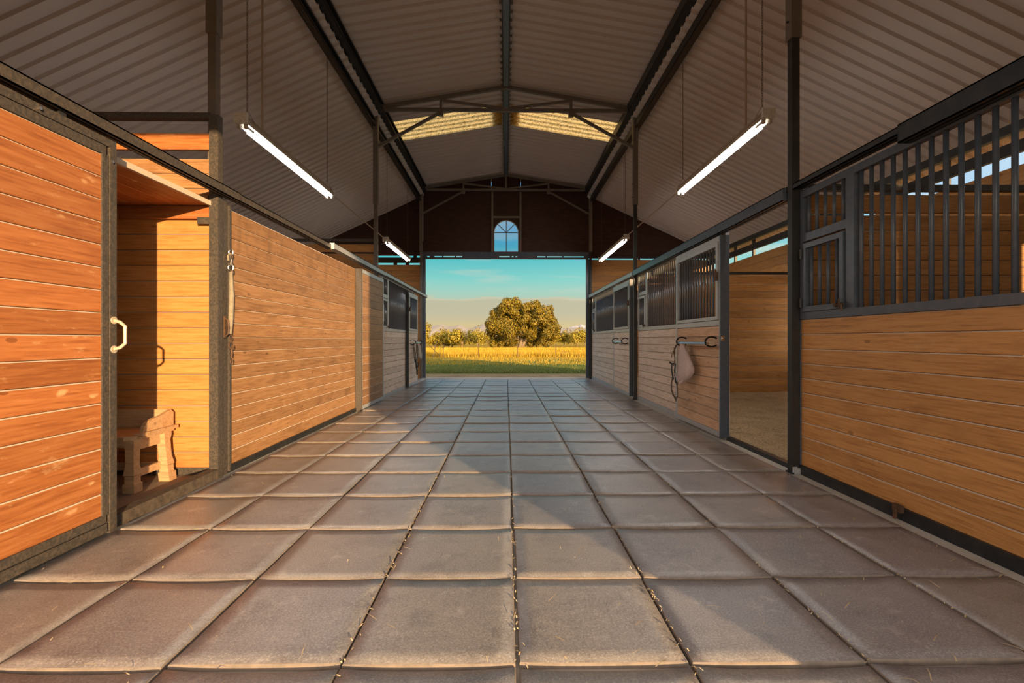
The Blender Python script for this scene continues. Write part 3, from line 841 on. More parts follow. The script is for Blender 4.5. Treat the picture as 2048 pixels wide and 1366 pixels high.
scatter('straw_stalks', 'loose straw stalks strewn over the bedding inside the open stall', 'straw', 6000, fbed, (.06, .2), (.0015, .003), M['straw'], 3)
def ffl(r):
    if r.random() < .45:
        k = r.random(); x = 2.42 - abs(r.gauss(0, .45)); y = r.uniform(3.6, 7.2) if k < .7 else r.uniform(1.6, 3.6)
    else: x, y = r.uniform(-2.25, 2.35), 1.3 + r.random() ** 1.6 * 9
    return min(2.48, max(-2.3, x)), y, .006
scatter('straw_wisps', 'short straw wisps scattered over the rubber tiles', 'straw', 420, ffl, (.015, .08), (.0012, .0024), M['straw_litter'], 5)
def fseam(r):
    c = r.choice((.642, 1.256, .042, -.565, 1.86)); return c + r.gauss(0, .007), r.uniform(1.4, 8), .001
scatter('seam_chaff', 'chaff and straw caught in the joints between the tiles', 'straw', 700, fseam, (.008, .03), (.001, .003), M['straw_litter'], 8)

# ------------------------------------------------------------------ stall fronts
def horseshoe_pts(x, y, z, side, L=.15, H=.056):
    # screwed to the door by its two ends, its curve standing out into the aisle
    return [(x - side * (L * .5 + L * .5 * math.cos(a) if True else 0), y, z + H * math.sin(a)) for a in [math.radians(-140 + 280 * i / 18) for i in range(19)]]
def latch(b, side, F, y, z, d=-.02):
    x = side * (F + d)
    b.tube([(x, y - .05, z), (x, y + .06, z)], .007, 6)
    b.tube([(x, y + .0, z - .03), (x, y + .0, z + .045)], .007, 6)
    b.box(x - .012, x + .012, y - .035, y - .02, z - .015, z + .015); b.box(x - .012, x + .012, y + .03, y + .045, z - .015, z + .015)
    b.tube([(x - side * .012, y - .045, z + .0), (x - side * .016, y - .05, z - .05)], .005, 6)
    return b

def stall_front(name, label, side, y0, y1, wood_m, dust_m, fm, feed=None, nplank=10, zsill=.058, zp=1.294, ztop=2.32, pitch=.094, sill_m=None, bar_m=None):
    F = FR if side > 0 else FL
    p = thing(name, label, 'stall front')
    bar_m = bar_m or fm
    planks_y(p, side, .012, y0, y1, zsill, zp, nplank, M[wood_m], M[dust_m])
    fb(MB(), side, y0, y1, 0, .05, -.022, zsill).build('sill_channel', sill_m or M['steel_sill'], p)
    fb(MB(), side, y0, y1, 0, .045, zp, zp + .058).build('bottom_rail', fm, p)
    fb(MB(), side, y0, y1, 0, .045, ztop, ztop + .055).build('top_rail', fm, p)
    for ya, yb in ((y0, y0 + .04), (y1 - .04, y1)):
        fb(MB(), side, ya, yb, 0, .045, zp + .058, ztop).build('stile', fm, p)
    zb0 = zp + .058; a, c = y0 + .04, y1 - .04
    if feed:
        f0, f1, far = feed
        if far: s0, s1, c2 = f0 - .085, f0, f0 - .085; m0, m1 = a, c2
        else: s0, s1 = f1, f1 + .085; m0, m1 = f1 + .085, c
        fb(MB(), side, s0, s1, 0, .045, zb0, ztop).build('stile', fm, p)
        fb(MB(), side, f0, f1, 0, .045, 1.945, 2.01).build('middle_rail', fm, p)
        bars(p, side, .022, f0, f1, 2.01, ztop, 5, bar_m)
        e = .012; w = .042
        q = MB()
        for args in ((f0 + e, f1 - e, zb0 + .004, zb0 + .004 + w), (f0 + e, f1 - e, 1.925 - w, 1.925), (f0 + e, f0 + e + w, zb0 + .004 + w, 1.925 - w), (f1 - e - w, f1 - e, zb0 + .004 + w, 1.925 - w)):
            fb(q, side, args[0], args[1], -.012, .028, args[2], args[3])
        fd = q.build('feed_door', fm, p)
        bars(fd, side, .010, f0 + e + w, f1 - e - w, zb0 + .004 + w, 1.925 - w, 4, bar_m)
        lt = latch(MB(), side, F, (f0 + .03) if far else (f1 - .03), zb0 + .03, -.028).build('latch', M['rust'], fd)
        for z in (zb0 + .08, 1.84): MB().tube([(side * (F - .02), (f1 - .005) if far else f0 + .005, z - .04), (side * (F - .02), (f1 - .005) if far else f0 + .005, z + .04)], .011, 8).build('hinge', M['steel_dark'], fd)
        a, c = m0, m1
    bars(p, side, .022, a, c, zb0, ztop, max(1, round((c - a) / pitch)), bar_m)
    return p

stall_front('stall_front', 'near honey-brown plank stall front with dark bars and a small hinged feed door', 1, Y0 + .08, 4.10, 'wood_tan', 'dust', M['steel_blue'], (3.545, 4.06, True))
stall_front('stall_front', 'pale plank stall front with bars beside the sliding door with the fly mask', 1, 5.50, 9.19, 'wood_pale', 'dust_dark', M['steel_galv'], (8.67, 9.15, True), sill_m=M['steel_galv'], bar_m=M['steel_bar'])
stall_front('stall_front', 'pale plank stall front with bars next to the far doorway, no halter on it', 1, 11.0, 14.12, 'wood_pale', 'dust_dark', M['steel_galv'], (13.58, 14.08, True), sill_m=M['steel_galv'], bar_m=M['steel_bar'])
stall_front('stall_front', 'pale plank stall front with bars beyond the closed all-wood door', -1, 9.29, 12.62, 'wood_pale', 'dust_dark', M['steel_galv'], (9.33, 9.72, False), sill_m=M['steel_galv'], bar_m=M['steel_bar'])

# long boarded front on the tack room side
bf = thing('board_wall', 'long tall honey plank stall wall between the open tack room and the all-wood door', 'stall front')
planks_y(bf, -1, .035, 4.17, 7.75, 2.255 - 2.215 / 18 * 18, 2.255 - 2.215 / 18 * 3, 15, M['wood_honey'], M['dust'])
planks_y(bf, -1, .035, 4.17, 7.75, 2.255 - 2.215 / 18 * 3, 2.255, 3, M['wood_honey_drip'], M['dust'])
fb(MB(), -1, 4.17, 7.75, .02, .08, -.022, .04).build('sill_channel', M['steel_sill'], bf)
fb(MB(), -1, 4.175, 4.20, .0, .035, .0, 2.27).build('stile', M['steel_dusty'], bf)
fb(MB(), -1, 7.75, 9.19, .04, .075, .0, 2.25).build('backing_board', M['wood_honey'], bf)
bh = thing('wall_left_front', None, None); bh['kind'] = 'structure'
planks_y(bh, -1, .03, Y0 + .05, 2.78, .04, 2.255, 18, M['wood_honey'], M['dust'])
fb(MB(), -1, Y0 + .05, 2.80, .02, .08, -.022, .04).build('sill_channel', M['steel_sill'], bh)
fb(MB(), -1, 2.78, 2.83, .01, .08, .0, 2.28).build('stile', M['steel_dusty'], bh)
# post pair that ends the tack room opening
pp = thing('door_post', 'dusty double steel post where the tack room opening ends', 'post', (-2.40, 4.05, 0))
rel(pp, fb(MB(), -1, 4.01, 4.075, 0, .075, -.02, 2.97)).build('post_tube', M['steel_dusty'], pp)
rel(pp, fb(MB(), -1, 4.078, 4.165, .012, .075, -.02, 2.29)).build('jamb_tube', M['steel_dusty'], pp)
rel(pp, MB().box(-2.455, -2.405, 4.03, 4.08, 2.285, 2.31)).build('bracket', M['steel_dark'], pp)
pr = thing('door_post', 'blue black steel post carrying the latch of the open straw stall', 'post', (2.54, 4.14, 0))
rel(pr, fb(MB(), 1, 4.105, 4.225, .005, .08, -.02, 2.40)).build('post_tube', M['steel_blue'], pr)
q = MB()
q.box(2.475, 2.50, 4.17, 4.205, 1.80, 1.86); q.tube([(2.47, 4.19, 1.87), (2.46, 4.20, 1.83), (2.48, 4.20, 1.79)], .007, 6)
rel(pr, q).build('catch', M['chrome'], pr)
q = MB(); q.tube([(2.488, 4.19, 1.19), (2.462, 4.19, 1.18), (2.455, 4.19, 1.13), (2.462, 4.19, 1.08), (2.488, 4.19, 1.07)], .009, 8)
q.tube([(2.485, 4.18, 1.07), (2.478, 4.18, 1.03)], .013, 7)
rel(pr, q).build('pull_handle', M['rust'], pr)

def sill_track(label, side, y0, y1, z, mt, d0=.0, d1=.08):
    o = fb(MB(), side, y0, y1, d0, d1, -.022, z).build('threshold', mt)
    return tag(o, label, 'threshold')
sill_track('crusty black steel threshold across the tack room opening', -1, 2.86, 4.01, .06, plain('crusty_threshold', (.10, .075, .055), .9, 0, 28, .8, (.03, .022, .018), .8))
sill_track('black steel threshold across the open straw stall', 1, 4.225, 5.50, .02, M['steel_sill'], .01, .07)
sill_track('black steel threshold at the last opening before the far doorway, tack room side', -1, 12.63, 14.14, .02, M['steel_galv'])

# sliding doors
def slide_door(name, label, side, y0, y1, wood_m, fm, grille=True, deep=True, nplank=10, z0=.01, z1=2.29, dust='dust_dark', bar_m=None, dstile=None):
    F = FR if side > 0 else FL
    d = thing(name, label, 'sliding door', (side * (F - .05), (y0 + y1) / 2, 0))
    d0, d1 = -.065, -.015
    def mk(nm, ya, yb, za, zb, mt, da=d0, db=d1): rel(d, fb(MB(), side, ya, yb, da, db, za, zb)).build(nm, mt, d)
    w = .045
    mk('bottom_rail', y0 + .03, y1, z0, z0 + .06, fm); mk('top_rail', y0 + .03, y1, z1 - .06, z1, fm)
    mk('stile', y1 - w, y1, z0 + .06, z1 - .06, fm); mk('stile', y0 + .03, y0 + .03 + w * .6, z0 + .06, z1 - .06, fm)
    rel(d, fb(MB(), side, y0, y0 + .03, -.07, .03 if deep else -.004, z0, z1)).build('end_stile', dstile or M['steel_blue'], d)
    zt = 1.285 if grille else z1 - .06
    n = nplank; p = (zt - (z0 + .06)) / n; L = y1 - w - (y0 + .03 + w * .6)
    for i in range(n):
        me = plank_mesh(L, p - .003, M[wood_m], M[dust], .03)
        if side > 0: put('plank', me, d, (side * (F + d0 + .008) - d.location.x, y1 - w - d.location.y, z0 + .06 + i * p), -PI / 2)
        else: put('plank', me, d, (side * (F + d0 + .008) - d.location.x, y0 + .03 + w * .6 - d.location.y, z0 + .06 + i * p), PI / 2)
    if grille:
        mk('middle_rail', y0 + .03 + w * .6, y1 - w, 1.285, 1.345, fm)
        ga, gb_ = y0 + .03 + w * .6 + .01, y1 - w - .01; za, zb_ = 1.352, z1 - .066
        q = MB()
        for A in ((ga, gb_, za, za + .04), (ga, gb_, zb_ - .045, zb_), (ga, ga + .05, za + .04, zb_ - .045), (gb_ - .035, gb_, za + .04, zb_ - .045)):
            fb(q, side, A[0], A[1], d0 - .012, d1 - .01, A[2], A[3])
        g = rel(d, q).build('grille', fm, d)
        nb = round((gb_ - ga) / .094)
        for i in range(nb):
            y = ga + .05 + (gb_ - ga - .085) * (i + .5) / nb
            put('bar', bar_mesh(zb_ - za - .085, bar_m or M['steel_bar']), g, (side * (F - .045) - d.location.x, y - d.location.y, za + .04))
        q = MB(); x = side * (F - .085)
        q.box(x - .015, x + .015, y0 + .06, y0 + .10, 1.80, 1.90); q.tube([(x, y0 + .08, 1.90), (x - side * .012, y0 + .08, 1.93)], .007, 6)
        rel(d, q).build('latch', M['rust'], d)
    return d
def blanket_bar(d, side, z, ya, yb, F):
    x = side * (F - .19)
    bar = rel(d, MB().tube([(x, ya - .03, z - .02), (x, yb + .03, z - .02)], .014, 8)).build('blanket_bar', M['chrome'], d)
    for yy in (ya, yb):
        rel(d, MB().tube(horseshoe_pts(side * (F - .058), yy, z, side), .010, 6)).build('horseshoe', M['iron_black'], bar)

nd = thing('sliding_door', 'orange plank sliding door with pale pull handle, slid open beside the tack room', 'sliding door', (-2.32, 2.2, 0))
def ndm(nm, ya, yb, za, zb, mt, da=-.06, db=-.012): rel(nd, fb(MB(), -1, ya, yb, da, db, za, zb)).build(nm, mt, nd)
ndm('top_rail', 1.45, 2.895, 2.24, 2.285, M['steel_dusty']); ndm('top_rail', 1.50, 2.83, 2.187, 2.237, M['steel_dusty'], -.055)
ndm('bottom_rail', 1.45, 2.83, .066, .112, M['steel_dusty'], -.055); ndm('bottom_rail', 1.45, 2.83, .012, .062, M['steel_dusty'])
ndm('stile', 2.80, 2.845, .112, 2.187, M['steel_dusty'], -.056); ndm('end_stile', 2.848, 2.895, .0, 2.24, M['steel_dusty'], -.062, .0); ndm('stile', 1.45, 1.50, .112, 2.24, M['steel_dusty'])
for i in range(16):
    put('plank', plank_mesh(1.30, .1297 - .003, M['wood_orange'], M['dust'], .03), nd, (-FL + .048 + .32 - .32 - nd.location.x, 1.50 - nd.location.y, .112 + i * .1297), PI / 2)
q = MB()
hx, hy = -FL + .062, 2.872
q.tube([(hx, hy, 1.235), (hx + .03, hy + .01, 1.225), (hx + .055, hy + .015, 1.20), (hx + .055, hy + .015, 1.10), (hx + .03, hy + .01, 1.075), (hx, hy, 1.065)], .010, 8)
for z in (1.235, 1.065): q.tube([(hx - .004, hy, z), (hx + .006, hy, z)], .022, 12)
rel(nd, q).build('pull_handle', plain('worn_pale_handle', (.62, .54, .42), .4, .3, 20, .4, (.4, .3, .2)), nd)
for y, z in ((2.86, 2.16), (2.42, 2.262)): rel(nd, MB().tube([(-FL + .06, y, z), (-FL + .07, y, z)], .009, 8)).build('bolt', M['chrome'], nd)
for y in (1.7, 2.55): rel(nd, MB().box(-FL + .02, -FL + .05, y - .01, y + .03, 2.285, 2.31)).build('roller', M['steel_dark'], nd)

slide_door('sliding_door', 'closed all-wood sliding door in a grey steel frame at the end of the board wall', -1, 7.74, 9.14, 'wood_honey', M['steel_galv'], False, nplank=16, z1=2.255, dust='dust', dstile=M['steel_dusty'])
dB = slide_door('sliding_door', 'barred sliding door with the hanging fly mask, beside the open straw stall', 1, 5.47, 6.93, 'wood_sand', M['steel_galv'], True, z1=2.31)
q = MB().box(FR - .068, FR - .03, 5.462, 5.47, 1.11, 1.17).tube([(FR - .05, 5.462, 1.14), (FR - .05, 5.44, 1.14)], .008, 6)
rel(dB, q).build('edge_latch', M['chrome'], dB)
blanket_bar(dB, 1, 1.10, 5.56, 6.50, FR)
dC = slide_door('sliding_door', 'closed barred sliding door with two empty horseshoe hooks', 1, 9.52, 11.0, 'wood_pale', M['steel_galv'], True, z1=2.31)
blanket_bar(dC, 1, 1.10, 9.62, 10.45, FR)
dD = slide_door('sliding_door', 'barred sliding door with rope halters hanging, last before the far doorway', -1, 11.46, 12.66, 'wood_pale', M['steel_galv'], True, False, z1=2.26, dstile=M['steel_sill'])
blanket_bar(dD, -1, 1.07, 11.60, 12.45, FL)

# door tracks along the tops of the fronts
def track(label, side, y0, y1, z0, z1, d0, d1, mt, name='door_track'):
    t = thing(name, label, 'door track', (side * ((FR if side > 0 else FL) + (d0 + d1) / 2), (y0 + y1) / 2, z0))
    b = MB(); e = .008
    fb(b, side, y0, y1, d0, d1, z1 - e, z1); fb(b, side, y0, y1, d0, d0 + e, z0, z1); fb(b, side, y0, y1, d1 - e, d1, z0, z1)
    fb(b, side, y0, y1, d0, d0 + (d1 - d0) * .35, z0, z0 + e); fb(b, side, y0, y1, d1 - (d1 - d0) * .35, d1, z0, z0 + e)
    for y in (y0, y1): fb(b, side, y - .003, y + .003, d0, d1, z0, z1)
    rel(t, b).build('channel', mt, t)
    return t
track('dusty steel door track over the orange sliding door and tack room opening', -1, Y0 - .1, 4.22, 2.312, 2.385, -.07, .0, M['steel_dusty'])
track('dusty steel rail along the top of the long honey board wall', -1, 4.17, 6.55, 2.335, 2.40, -.03, .04, M['steel_dusty'])
track('grey steel door track over the closed all-wood door', -1, 6.5, 9.22, 2.33, 2.415, -.075, .0, M['steel_galv'])
track('grey steel track over the far bars, tack room side', -1, 9.22, 14.15, 2.345, 2.42, -.07, .0, M['steel_galv'])
track('thick black steel track cover over the near bars', 1, Y0 - .1, 2.97, 2.335, 2.45, -.08, .0, M['steel_sill'])
track('thin black steel rail over the feed door, with a gap below it', 1, 2.97, 4.24, 2.40, 2.45, -.06, .02, M['steel_sill'])
track('blue black door track above the open straw stall', 1, 4.20, 9.22, 2.335, 2.445, -.085, .0, M['steel_blue'])
track('grey steel door track above the empty horseshoe hooks', 1, 9.30, 14.15, 2.345, 2.44, -.085, .0, M['steel_galv'])
q = fb(MB(), 1, 2.33, 2.37, -.02, .0, -.01, .03)
tag(fb(fb(MB(), 1, 3.02, 3.09, -.02, .0, .03, .075), 1, 3.05, 3.07, -.03, -.02, -.015, .05).build('door_guide', M['rust']), 'small rusty guide bracket on the sill of the near bars', 'bracket')
tag(fb(fb(MB(), 1, 4.09, 4.17, -.05, .0, -.02, .03), 1, 4.10, 4.12, -.06, -.02, -.02, .04).build('door_guide', M['steel_galv']), 'small steel guide at the foot of the straw stall post', 'bracket')

# tie strap on the tack room post
ts = thing('tie_strap', 'grey sleeved tie strap with snap hooks hanging on the tack room post', 'tie strap', (-2.335, 4.15, 1.9))
def TS(b): return rel(ts, b)
tx, ty = -2.335, 4.15
TS(MB().tube([(tx, ty, 1.70), (tx + .004, ty + .004, 1.5), (tx, ty, 1.30), (tx - .003, ty, 1.17)], [.014, .02, .02, .013], 9)).build('sleeve', M['strap_grey'], ts, smooth=True)
def ring(c, r, n=14, ax=1):
    return [(c[0] + (0 if ax == 0 else r * math.cos(2 * PI * i / n)), c[1] + (r * math.cos(2 * PI * i / n) if ax == 0 else 0), c[2] + r * 1.25 * math.sin(2 * PI * i / n)) for i in range(n)]
TS(MB().tube(ring((tx, ty, 1.735), .022), .006, 6, True).tube([(tx, ty, 1.755), (tx + .012, ty - .01, 1.80), (tx - .004, ty - .01, 1.84)], [.011, .015, .009], 8).tube(ring((tx, ty, 1.865), .018), .006, 6, True)).build('snap_hook', M['chrome'], ts)
TS(MB().tube([(tx - .005, ty - .0, 1.855), (tx - .028, ty + .005, 1.83), (tx - .015, ty - .012, 1.79)], .010, 7)).build('knot', M['strap_grey'], ts)
TS(MB().tube(ring((tx, ty, 1.145), .013), .004, 6, True).tube(ring((tx, ty, 1.115), .013, 12, 0), .004, 6, True).tube(ring((tx + .004, ty, 1.075), .022), .006, 6, True)
   .tube([(tx, ty, 1.05), (tx + .010, ty, 1.01), (tx + .004, ty, .975), (tx + .02, ty, .95)], [.009, .012, .008, .006], 7).tube(ring((tx + .006, ty, .935), .012), .004, 6, True)).build('lower_snap', M['rust'], ts)
o = MB().tube([(-2.352, 4.10, 1.30), (-2.33, 4.10, 1.285), (-2.325, 4.10, 1.23), (-2.33, 4.10, 1.17), (-2.352, 4.10, 1.155)], .008, 8).box(-2.36, -2.35, 4.085, 4.115, 1.14, 1.32).build('pull_handle', M['rust'])
tag(o, 'rusty brown pull handle on the tack room post beside the tie strap', 'handle')

# ------------------------------------------------------------------ bench
be = thing('bench', 'low wooden bench with scooped end board in the tack room corner', 'bench', (-3.3, 3.8, 0))
BX1, BX0, BF, BB = -2.70, -3.85, 3.55, 3.985
def BE(b, nm): return rel(be, b).build(nm, M['wood_bench'], be)
q = MB().prism([(BX0, BF), (BX1 - .07, BF), (BX1 - .02, BF + .03), (BX1 - .0, BF + .09), (BX1, BB), (BX0, BB)], 2, .385, .415); BE(q, 'seat')
q = MB().prism([(BX0 - .02, .415), (BX1 - .005, .415), (BX1 - .005, .535), (BX1 - .03, .56), (BX0 - .02, .56)], 1, BB - .03, BB); BE(q, 'backrest')
# end board: low at the front, scooping up to the back
prof = [(BF + .10, .43), (BF + .105, .455), (BF + .13, .49), (BF + .17, .512), (BF + .22, .52), (BF + .28, .525), (BF + .33, .54), (BF + .38, .553), (BB - .03, .558), (BB - .002, .535), (BB - .002, .43)]
q = MB().prism(prof, 0, BX1 - .032, BX1 - .004); BE(q, 'end_board')
BE(MB().box(BX1 - .04, BX1 + .022, BF + .06, BB + .02, .405, .432), 'end_batten')
def leg(x, y, lean, nm='leg'):
    b = MB(); s = .038
    def sec(z, s_, ox, oy): return [(x + ox - s_, y + oy - s_, z), (x + ox + s_, y + oy - s_, z), (x + ox + s_, y + oy + s_, z), (x + ox - s_, y + oy + s_, z)]
    zs_ = [(0, .042), (.065, .042), (.07, .034), (.12, .034), (.13, .04), (.20, .030), (.32, .032), (.36, .040), (.385, .040)]
    vs = []; 
    for z, s_ in zs_: vs += sec(z, s_, lean * (1 - z / .385), 0)
    fs = [(3, 2, 1, 0)] + [(i * 4 + k, i * 4 + (k + 1) % 4, i * 4 + 4 + (k + 1) % 4, i * 4 + 4 + k) for i in range(len(zs_) - 1) for k in range(4)] + [tuple((len(zs_) - 1) * 4 + k for k in range(4))]
    b.add(vs, fs); return BE(b, nm)
leg(BX1 - .05, BF + .06, .0); leg(BX1 - .05, BB - .06, .04); leg(BX0 + .06, BF + .06, 0); leg(BX0 + .04, BB - .06, -.04)
BE(MB().box(BX0 + .09, BX1 - .10, BF + .04, BF + .065, .33, .385), 'apron')
BE(MB().box(BX1 - .07, BX1 - .045, BF + .09, BB - .09, .30, .385), 'apron')
BE(MB().box(BX1 - .065, BX1 - .04, BF + .09, BB - .09, .10, .155), 'stretcher')
BE(MB().box(BX0 + .08, BX1 - .08, BB - .075, BB - .05, .08, .14), 'stretcher')

# ------------------------------------------------------------------ fly mask and halters
def cloth_bag(name, label, mt, side, top, prof, th, F, pleats, seed, cat):
    """hanging mesh mask: rows of (z, y-centre, half-width, half-depth)"""
    r = random.Random(seed); b = MB(); n = 28; vs = []
    for z, yc, hw, hd in prof:
        for k in range(n):
            a = 2 * PI * k / n
            rr_ = 1 + pleats * math.sin(a * 5 + z * 9) + .05 * math.sin(a * 3 - z * 23 + seed)
            vs.append((top[0] - side * abs(hd) * .2 + hd * 1.35 * math.cos(a) * rr_, yc + hw * 1.3 * math.sin(a) * rr_, z))
    m = len(prof)
    b.add(vs, [(i * n + k, i * n + (k + 1) % n, i * n + n + (k + 1) % n, i * n + n + k) for i in range(m - 1) for k in range(n)] + [tuple(range(n))[::-1], tuple((m - 1) * n + k for k in range(n))])
    o = thing(name, label, cat, (top[0], top[1], top[2]))
    body = rel(o, b).build('body', mt, o, smooth=True)
    return o
bx = FR - .165
fm_ = cloth_bag('fly_mask', 'pinkish grey mesh fly mask hanging from the horseshoe hook', M['cloth'], 1, (bx, 6.400, 1.09),
    [(1.10, 6.405, .012, .012), (1.07, 6.395, .028, .02), (1.0, 6.365, .055, .03), (.92, 6.320, .10, .04), (.84, 6.270, .135, .05), (.77, 6.245, .15, .055), (.71, 6.260, .15, .055), (.65, 6.300, .135, .05), (.60, 6.355, .11, .04), (.575, 6.390, .08, .03), (.56, 6.400, .04, .015)], .0, FR, .045, 2, 'fly mask')
q = MB().ribbon([(bx - .02, 6.415, 1.10), (bx - .05, 6.340, .93), (bx - .055, 6.240, .80), (bx - .06, 6.130, .76)], .010, .004, (0, .3, 1))
q.ribbon([(bx - .02, 6.400, 1.09), (bx - .055, 6.400, .85), (bx - .06, 6.380, .70), (bx - .05, 6.390, .57)], .009, .004, (0, 1, .2))
q.ribbon([(bx - .06, 6.420, .80), (bx - .065, 6.300, .83), (bx - .06, 6.150, .78)], .009, .004, (0, 0, 1))
rel(fm_, q).build('binding', M['cloth_pale'], fm_)
q = MB().ribbon([(bx - .055, 6.220, .60), (bx - .06, 6.320, .56), (bx - .06, 6.450, .62), (bx - .05, 6.540, .66)], .03, .006, (0, .2, 1))
rel(fm_, q).build('hem', M['cloth'], fm_)

bx = FR - .185
h1 = thing('halter', 'black and brown horse halter hanging under the fly mask', 'halter', (bx - .02, 6.550, 1.05))
q = MB()
q.ribbon([(bx, 6.420, 1.10), (bx - .02, 6.520, 1.05), (bx - .02, 6.600, .98), (bx - .01, 6.620, .93)], .022, .006, (1, 0, .2))
q.ribbon([(bx - .01, 6.630, .93), (bx - .02, 6.570, .87), (bx - .02, 6.580, .81), (bx - .02, 6.630, .77)], .024, .006, (0, 1, .4))
q.ribbon([(bx - .02, 6.580, .99), (bx - .03, 6.650, .93), (bx - .03, 6.680, .88)], .02, .006, (0, 1, .3))
rel(h1, q).build('cheek_strap', M['strap_brown'], h1)
q = MB()
q.ribbon([(bx - .02, 6.690, .79), (bx - .03, 6.670, .70), (bx - .03, 6.630, .62), (bx - .03, 6.600, .58)], .035, .008, (0, 1, .2))
q.ribbon([(bx - .01, 6.580, .80), (bx - .02, 6.580, .70), (bx - .02, 6.560, .62), (bx - .03, 6.520, .56), (bx - .03, 6.440, .53)], .03, .008, (0, 1, .3))
q.ribbon([(bx - .04, 6.730, .81), (bx - .02, 6.680, .79), (bx - .02, 6.600, .80)], .02, .008, (0, .2, 1))
rel(h1, q).build('nose_band', M['strap_black'], h1)
q = MB()
pts = [(bx - .02, 6.670, .60), (bx - .02, 6.700, .52), (bx - .02, 6.700, .42), (bx - .02, 6.660, .37), (bx - .02, 6.580, .34), (bx - .02, 6.500, .345), (bx - .02, 6.460, .37), (bx - .02, 6.470, .45), (bx - .02, 6.500, .54)]
q.ribbon(pts, .026, .007, (0, .8, .6))
q.ribbon([(bx - .02, 6.670, .42), (bx - .025, 6.600, .36), (bx - .03, 6.500, .30), (bx - .03, 6.490, .33)], .026, .007, (0, .5, 1))
rel(h1, q).build('chin_strap', M['strap_brown'], h1)
q = MB()
for c in ((bx - .03, 6.600, 1.0), (bx - .03, 6.630, .95), (bx - .03, 6.580, .66), (bx - .03, 6.520, .40)): q.tube(ring(c, .018, 12, 0), .004, 6, True)
rel(h1, q).build('ring', M['chrome'], h1)

lx = -(FL - .15)
cb = cloth_bag('canvas_mask', 'pale canvas mask draped on the bar of the last door, tack room side', M['cloth_pale'], -1, (lx, 12.120, 1.06),
    [(1.085, 12.100, .02, .015), (1.05, 12.150, .05, .03), (.95, 12.220, .09, .04), (.85, 12.280, .13, .04), (.76, 12.340, .15, .04), (.70, 12.390, .14, .035), (.66, 12.480, .08, .025), (.63, 12.540, .03, .015)], 0, FL, .10, 4, 'mask')
q = MB().ribbon([(lx + .02, 12.070, 1.06), (lx + .035, 12.120, .9), (lx + .03, 12.240, .74)], .05, .006, (0, 1, 0)); rel(cb, q).build('flap', M['cloth_pale'], cb)
h2 = thing('halter', 'brown rope halter dangling in loops from the last door, tack room side', 'halter', (lx, 11.870, 1.05))
q = MB()
q.ribbon([(lx + .01, 12.070, 1.06), (lx + .02, 11.920, .90), (lx + .02, 11.800, .76), (lx + .02, 11.700, .68)], .04, .008, (0, 1, .3))
q.ribbon([(lx + .01, 12.100, 1.05), (lx + .03, 12.040, .85), (lx + .03, 12.020, .70), (lx + .03, 11.980, .52)], .05, .008, (0, 1, .2))
rel(h2, q).build('cheek_strap', M['strap_brown'], h2)
q = MB()
q.tube([(lx + .03, 11.700, .70), (lx + .03, 11.620, .66), (lx + .03, 11.680, .60), (lx + .03, 11.780, .62), (lx + .03, 11.840, .52), (lx + .03, 11.920, .44), (lx + .03, 12.040, .45), (lx + .03, 12.080, .56)], .014, 7)
q.tube([(lx + .04, 11.740, .66), (lx + .04, 11.720, .54), (lx + .04, 11.780, .42), (lx + .04, 11.870, .36)], .013, 7)
rel(h2, q).build('nose_band', M['strap_black'], h2)
q = MB().tube([(lx + .03, 11.940 + .075 * math.cos(2 * PI * i / 18), .34 + .075 * math.sin(2 * PI * i / 18)) for i in range(18)], .012, 7, True)
rel(h2, q).build('ring', M['strap_brown'], h2)

# ------------------------------------------------------------------ strip lights on chains, and their conduits
def chain_mesh(L):
    b = MB(); n = int(L / .026)
    for i in range(n):
        z = i * .026; pts = []
        for k in range(6):
            a = 2 * PI * k / 6; u, w = .007 * math.cos(a), .017 * math.sin(a)
            pts.append((u, 0, z + w) if i % 2 else (0, u, z + w))
        b.tube(pts, .0024, 3, True)
    return b.mesh('chain', M['chain'])
def strip_light(label, x, y0, y1, z):
    t = thing('strip_light', label, 'strip light', (x, (y0 + y1) / 2, z), 'fluorescent strip lights hung on chains')
    L = y1 - y0; h = L / 2; CH = chain_mesh(5.17 - z - .2)
    b = MB().box(-.03, .03, -h, h, .052, .115).box(-.055, .055, -h, h, .062, .068).box(-.055, -.051, -h, h, .020, .068).box(.051, .055, -h, h, .020, .068)
    b.build('housing', M['lamp_white'], t)
    for s in (-1, 1):
        e = MB().box(-.062, .062, s * h, s * (h + .03), .018, .115).build('end_cap', plain('chipped_white_enamel', (.6, .58, .54), .5, 0, 60, .5, (.3, .25, .2)), t)
        for k in (-.032, .032): MB().box(k - .013, k + .013, s * (h - .03), s * h, -.02, .05).build('lamp_holder', M['lamp_white'], t)
    for k in (-.032, .032):
        MB().tube([(k, -h + .16, .004), (k, h - .03, .004)], .0115, 10).build('tube', M['tube'], t)
        MB().tube([(k, -h + .03, .004), (k, -h + .16, .004)], .012, 8).build('tube_end', M['steel_galv'], t)
    for yy in (-h + .1, h - .1):
        put('chain', CH, t, (0, yy, .20))
        MB().tube([(-.07, yy, .07), (0, yy, .20), (.07, yy, .07)], .0025, 5).build('hanger_wire', M['chain'], t)
    return t
strip_light('large lit strip light hanging near the tack room side, over the honey board wall', -2.53, 4.68, 7.0, 3.17)
strip_light('small far lit strip light above the all-wood door, tack room side', -2.53, 10.25, 12.6, 3.17)
strip_light('large lit strip light hanging over the open straw stall side', 2.56, 4.72, 7.1, 3.265)
strip_light('small far lit strip light above the empty horseshoe hooks', 2.56, 10.3, 13.1, 3.25)
def pipe(label, pts, r, mt): return tag(MB().tube(pts, r, 8).build('conduit', mt), label, 'conduit')
pm = plain('painted_conduit', (.36, .28, .20), .5, .2)
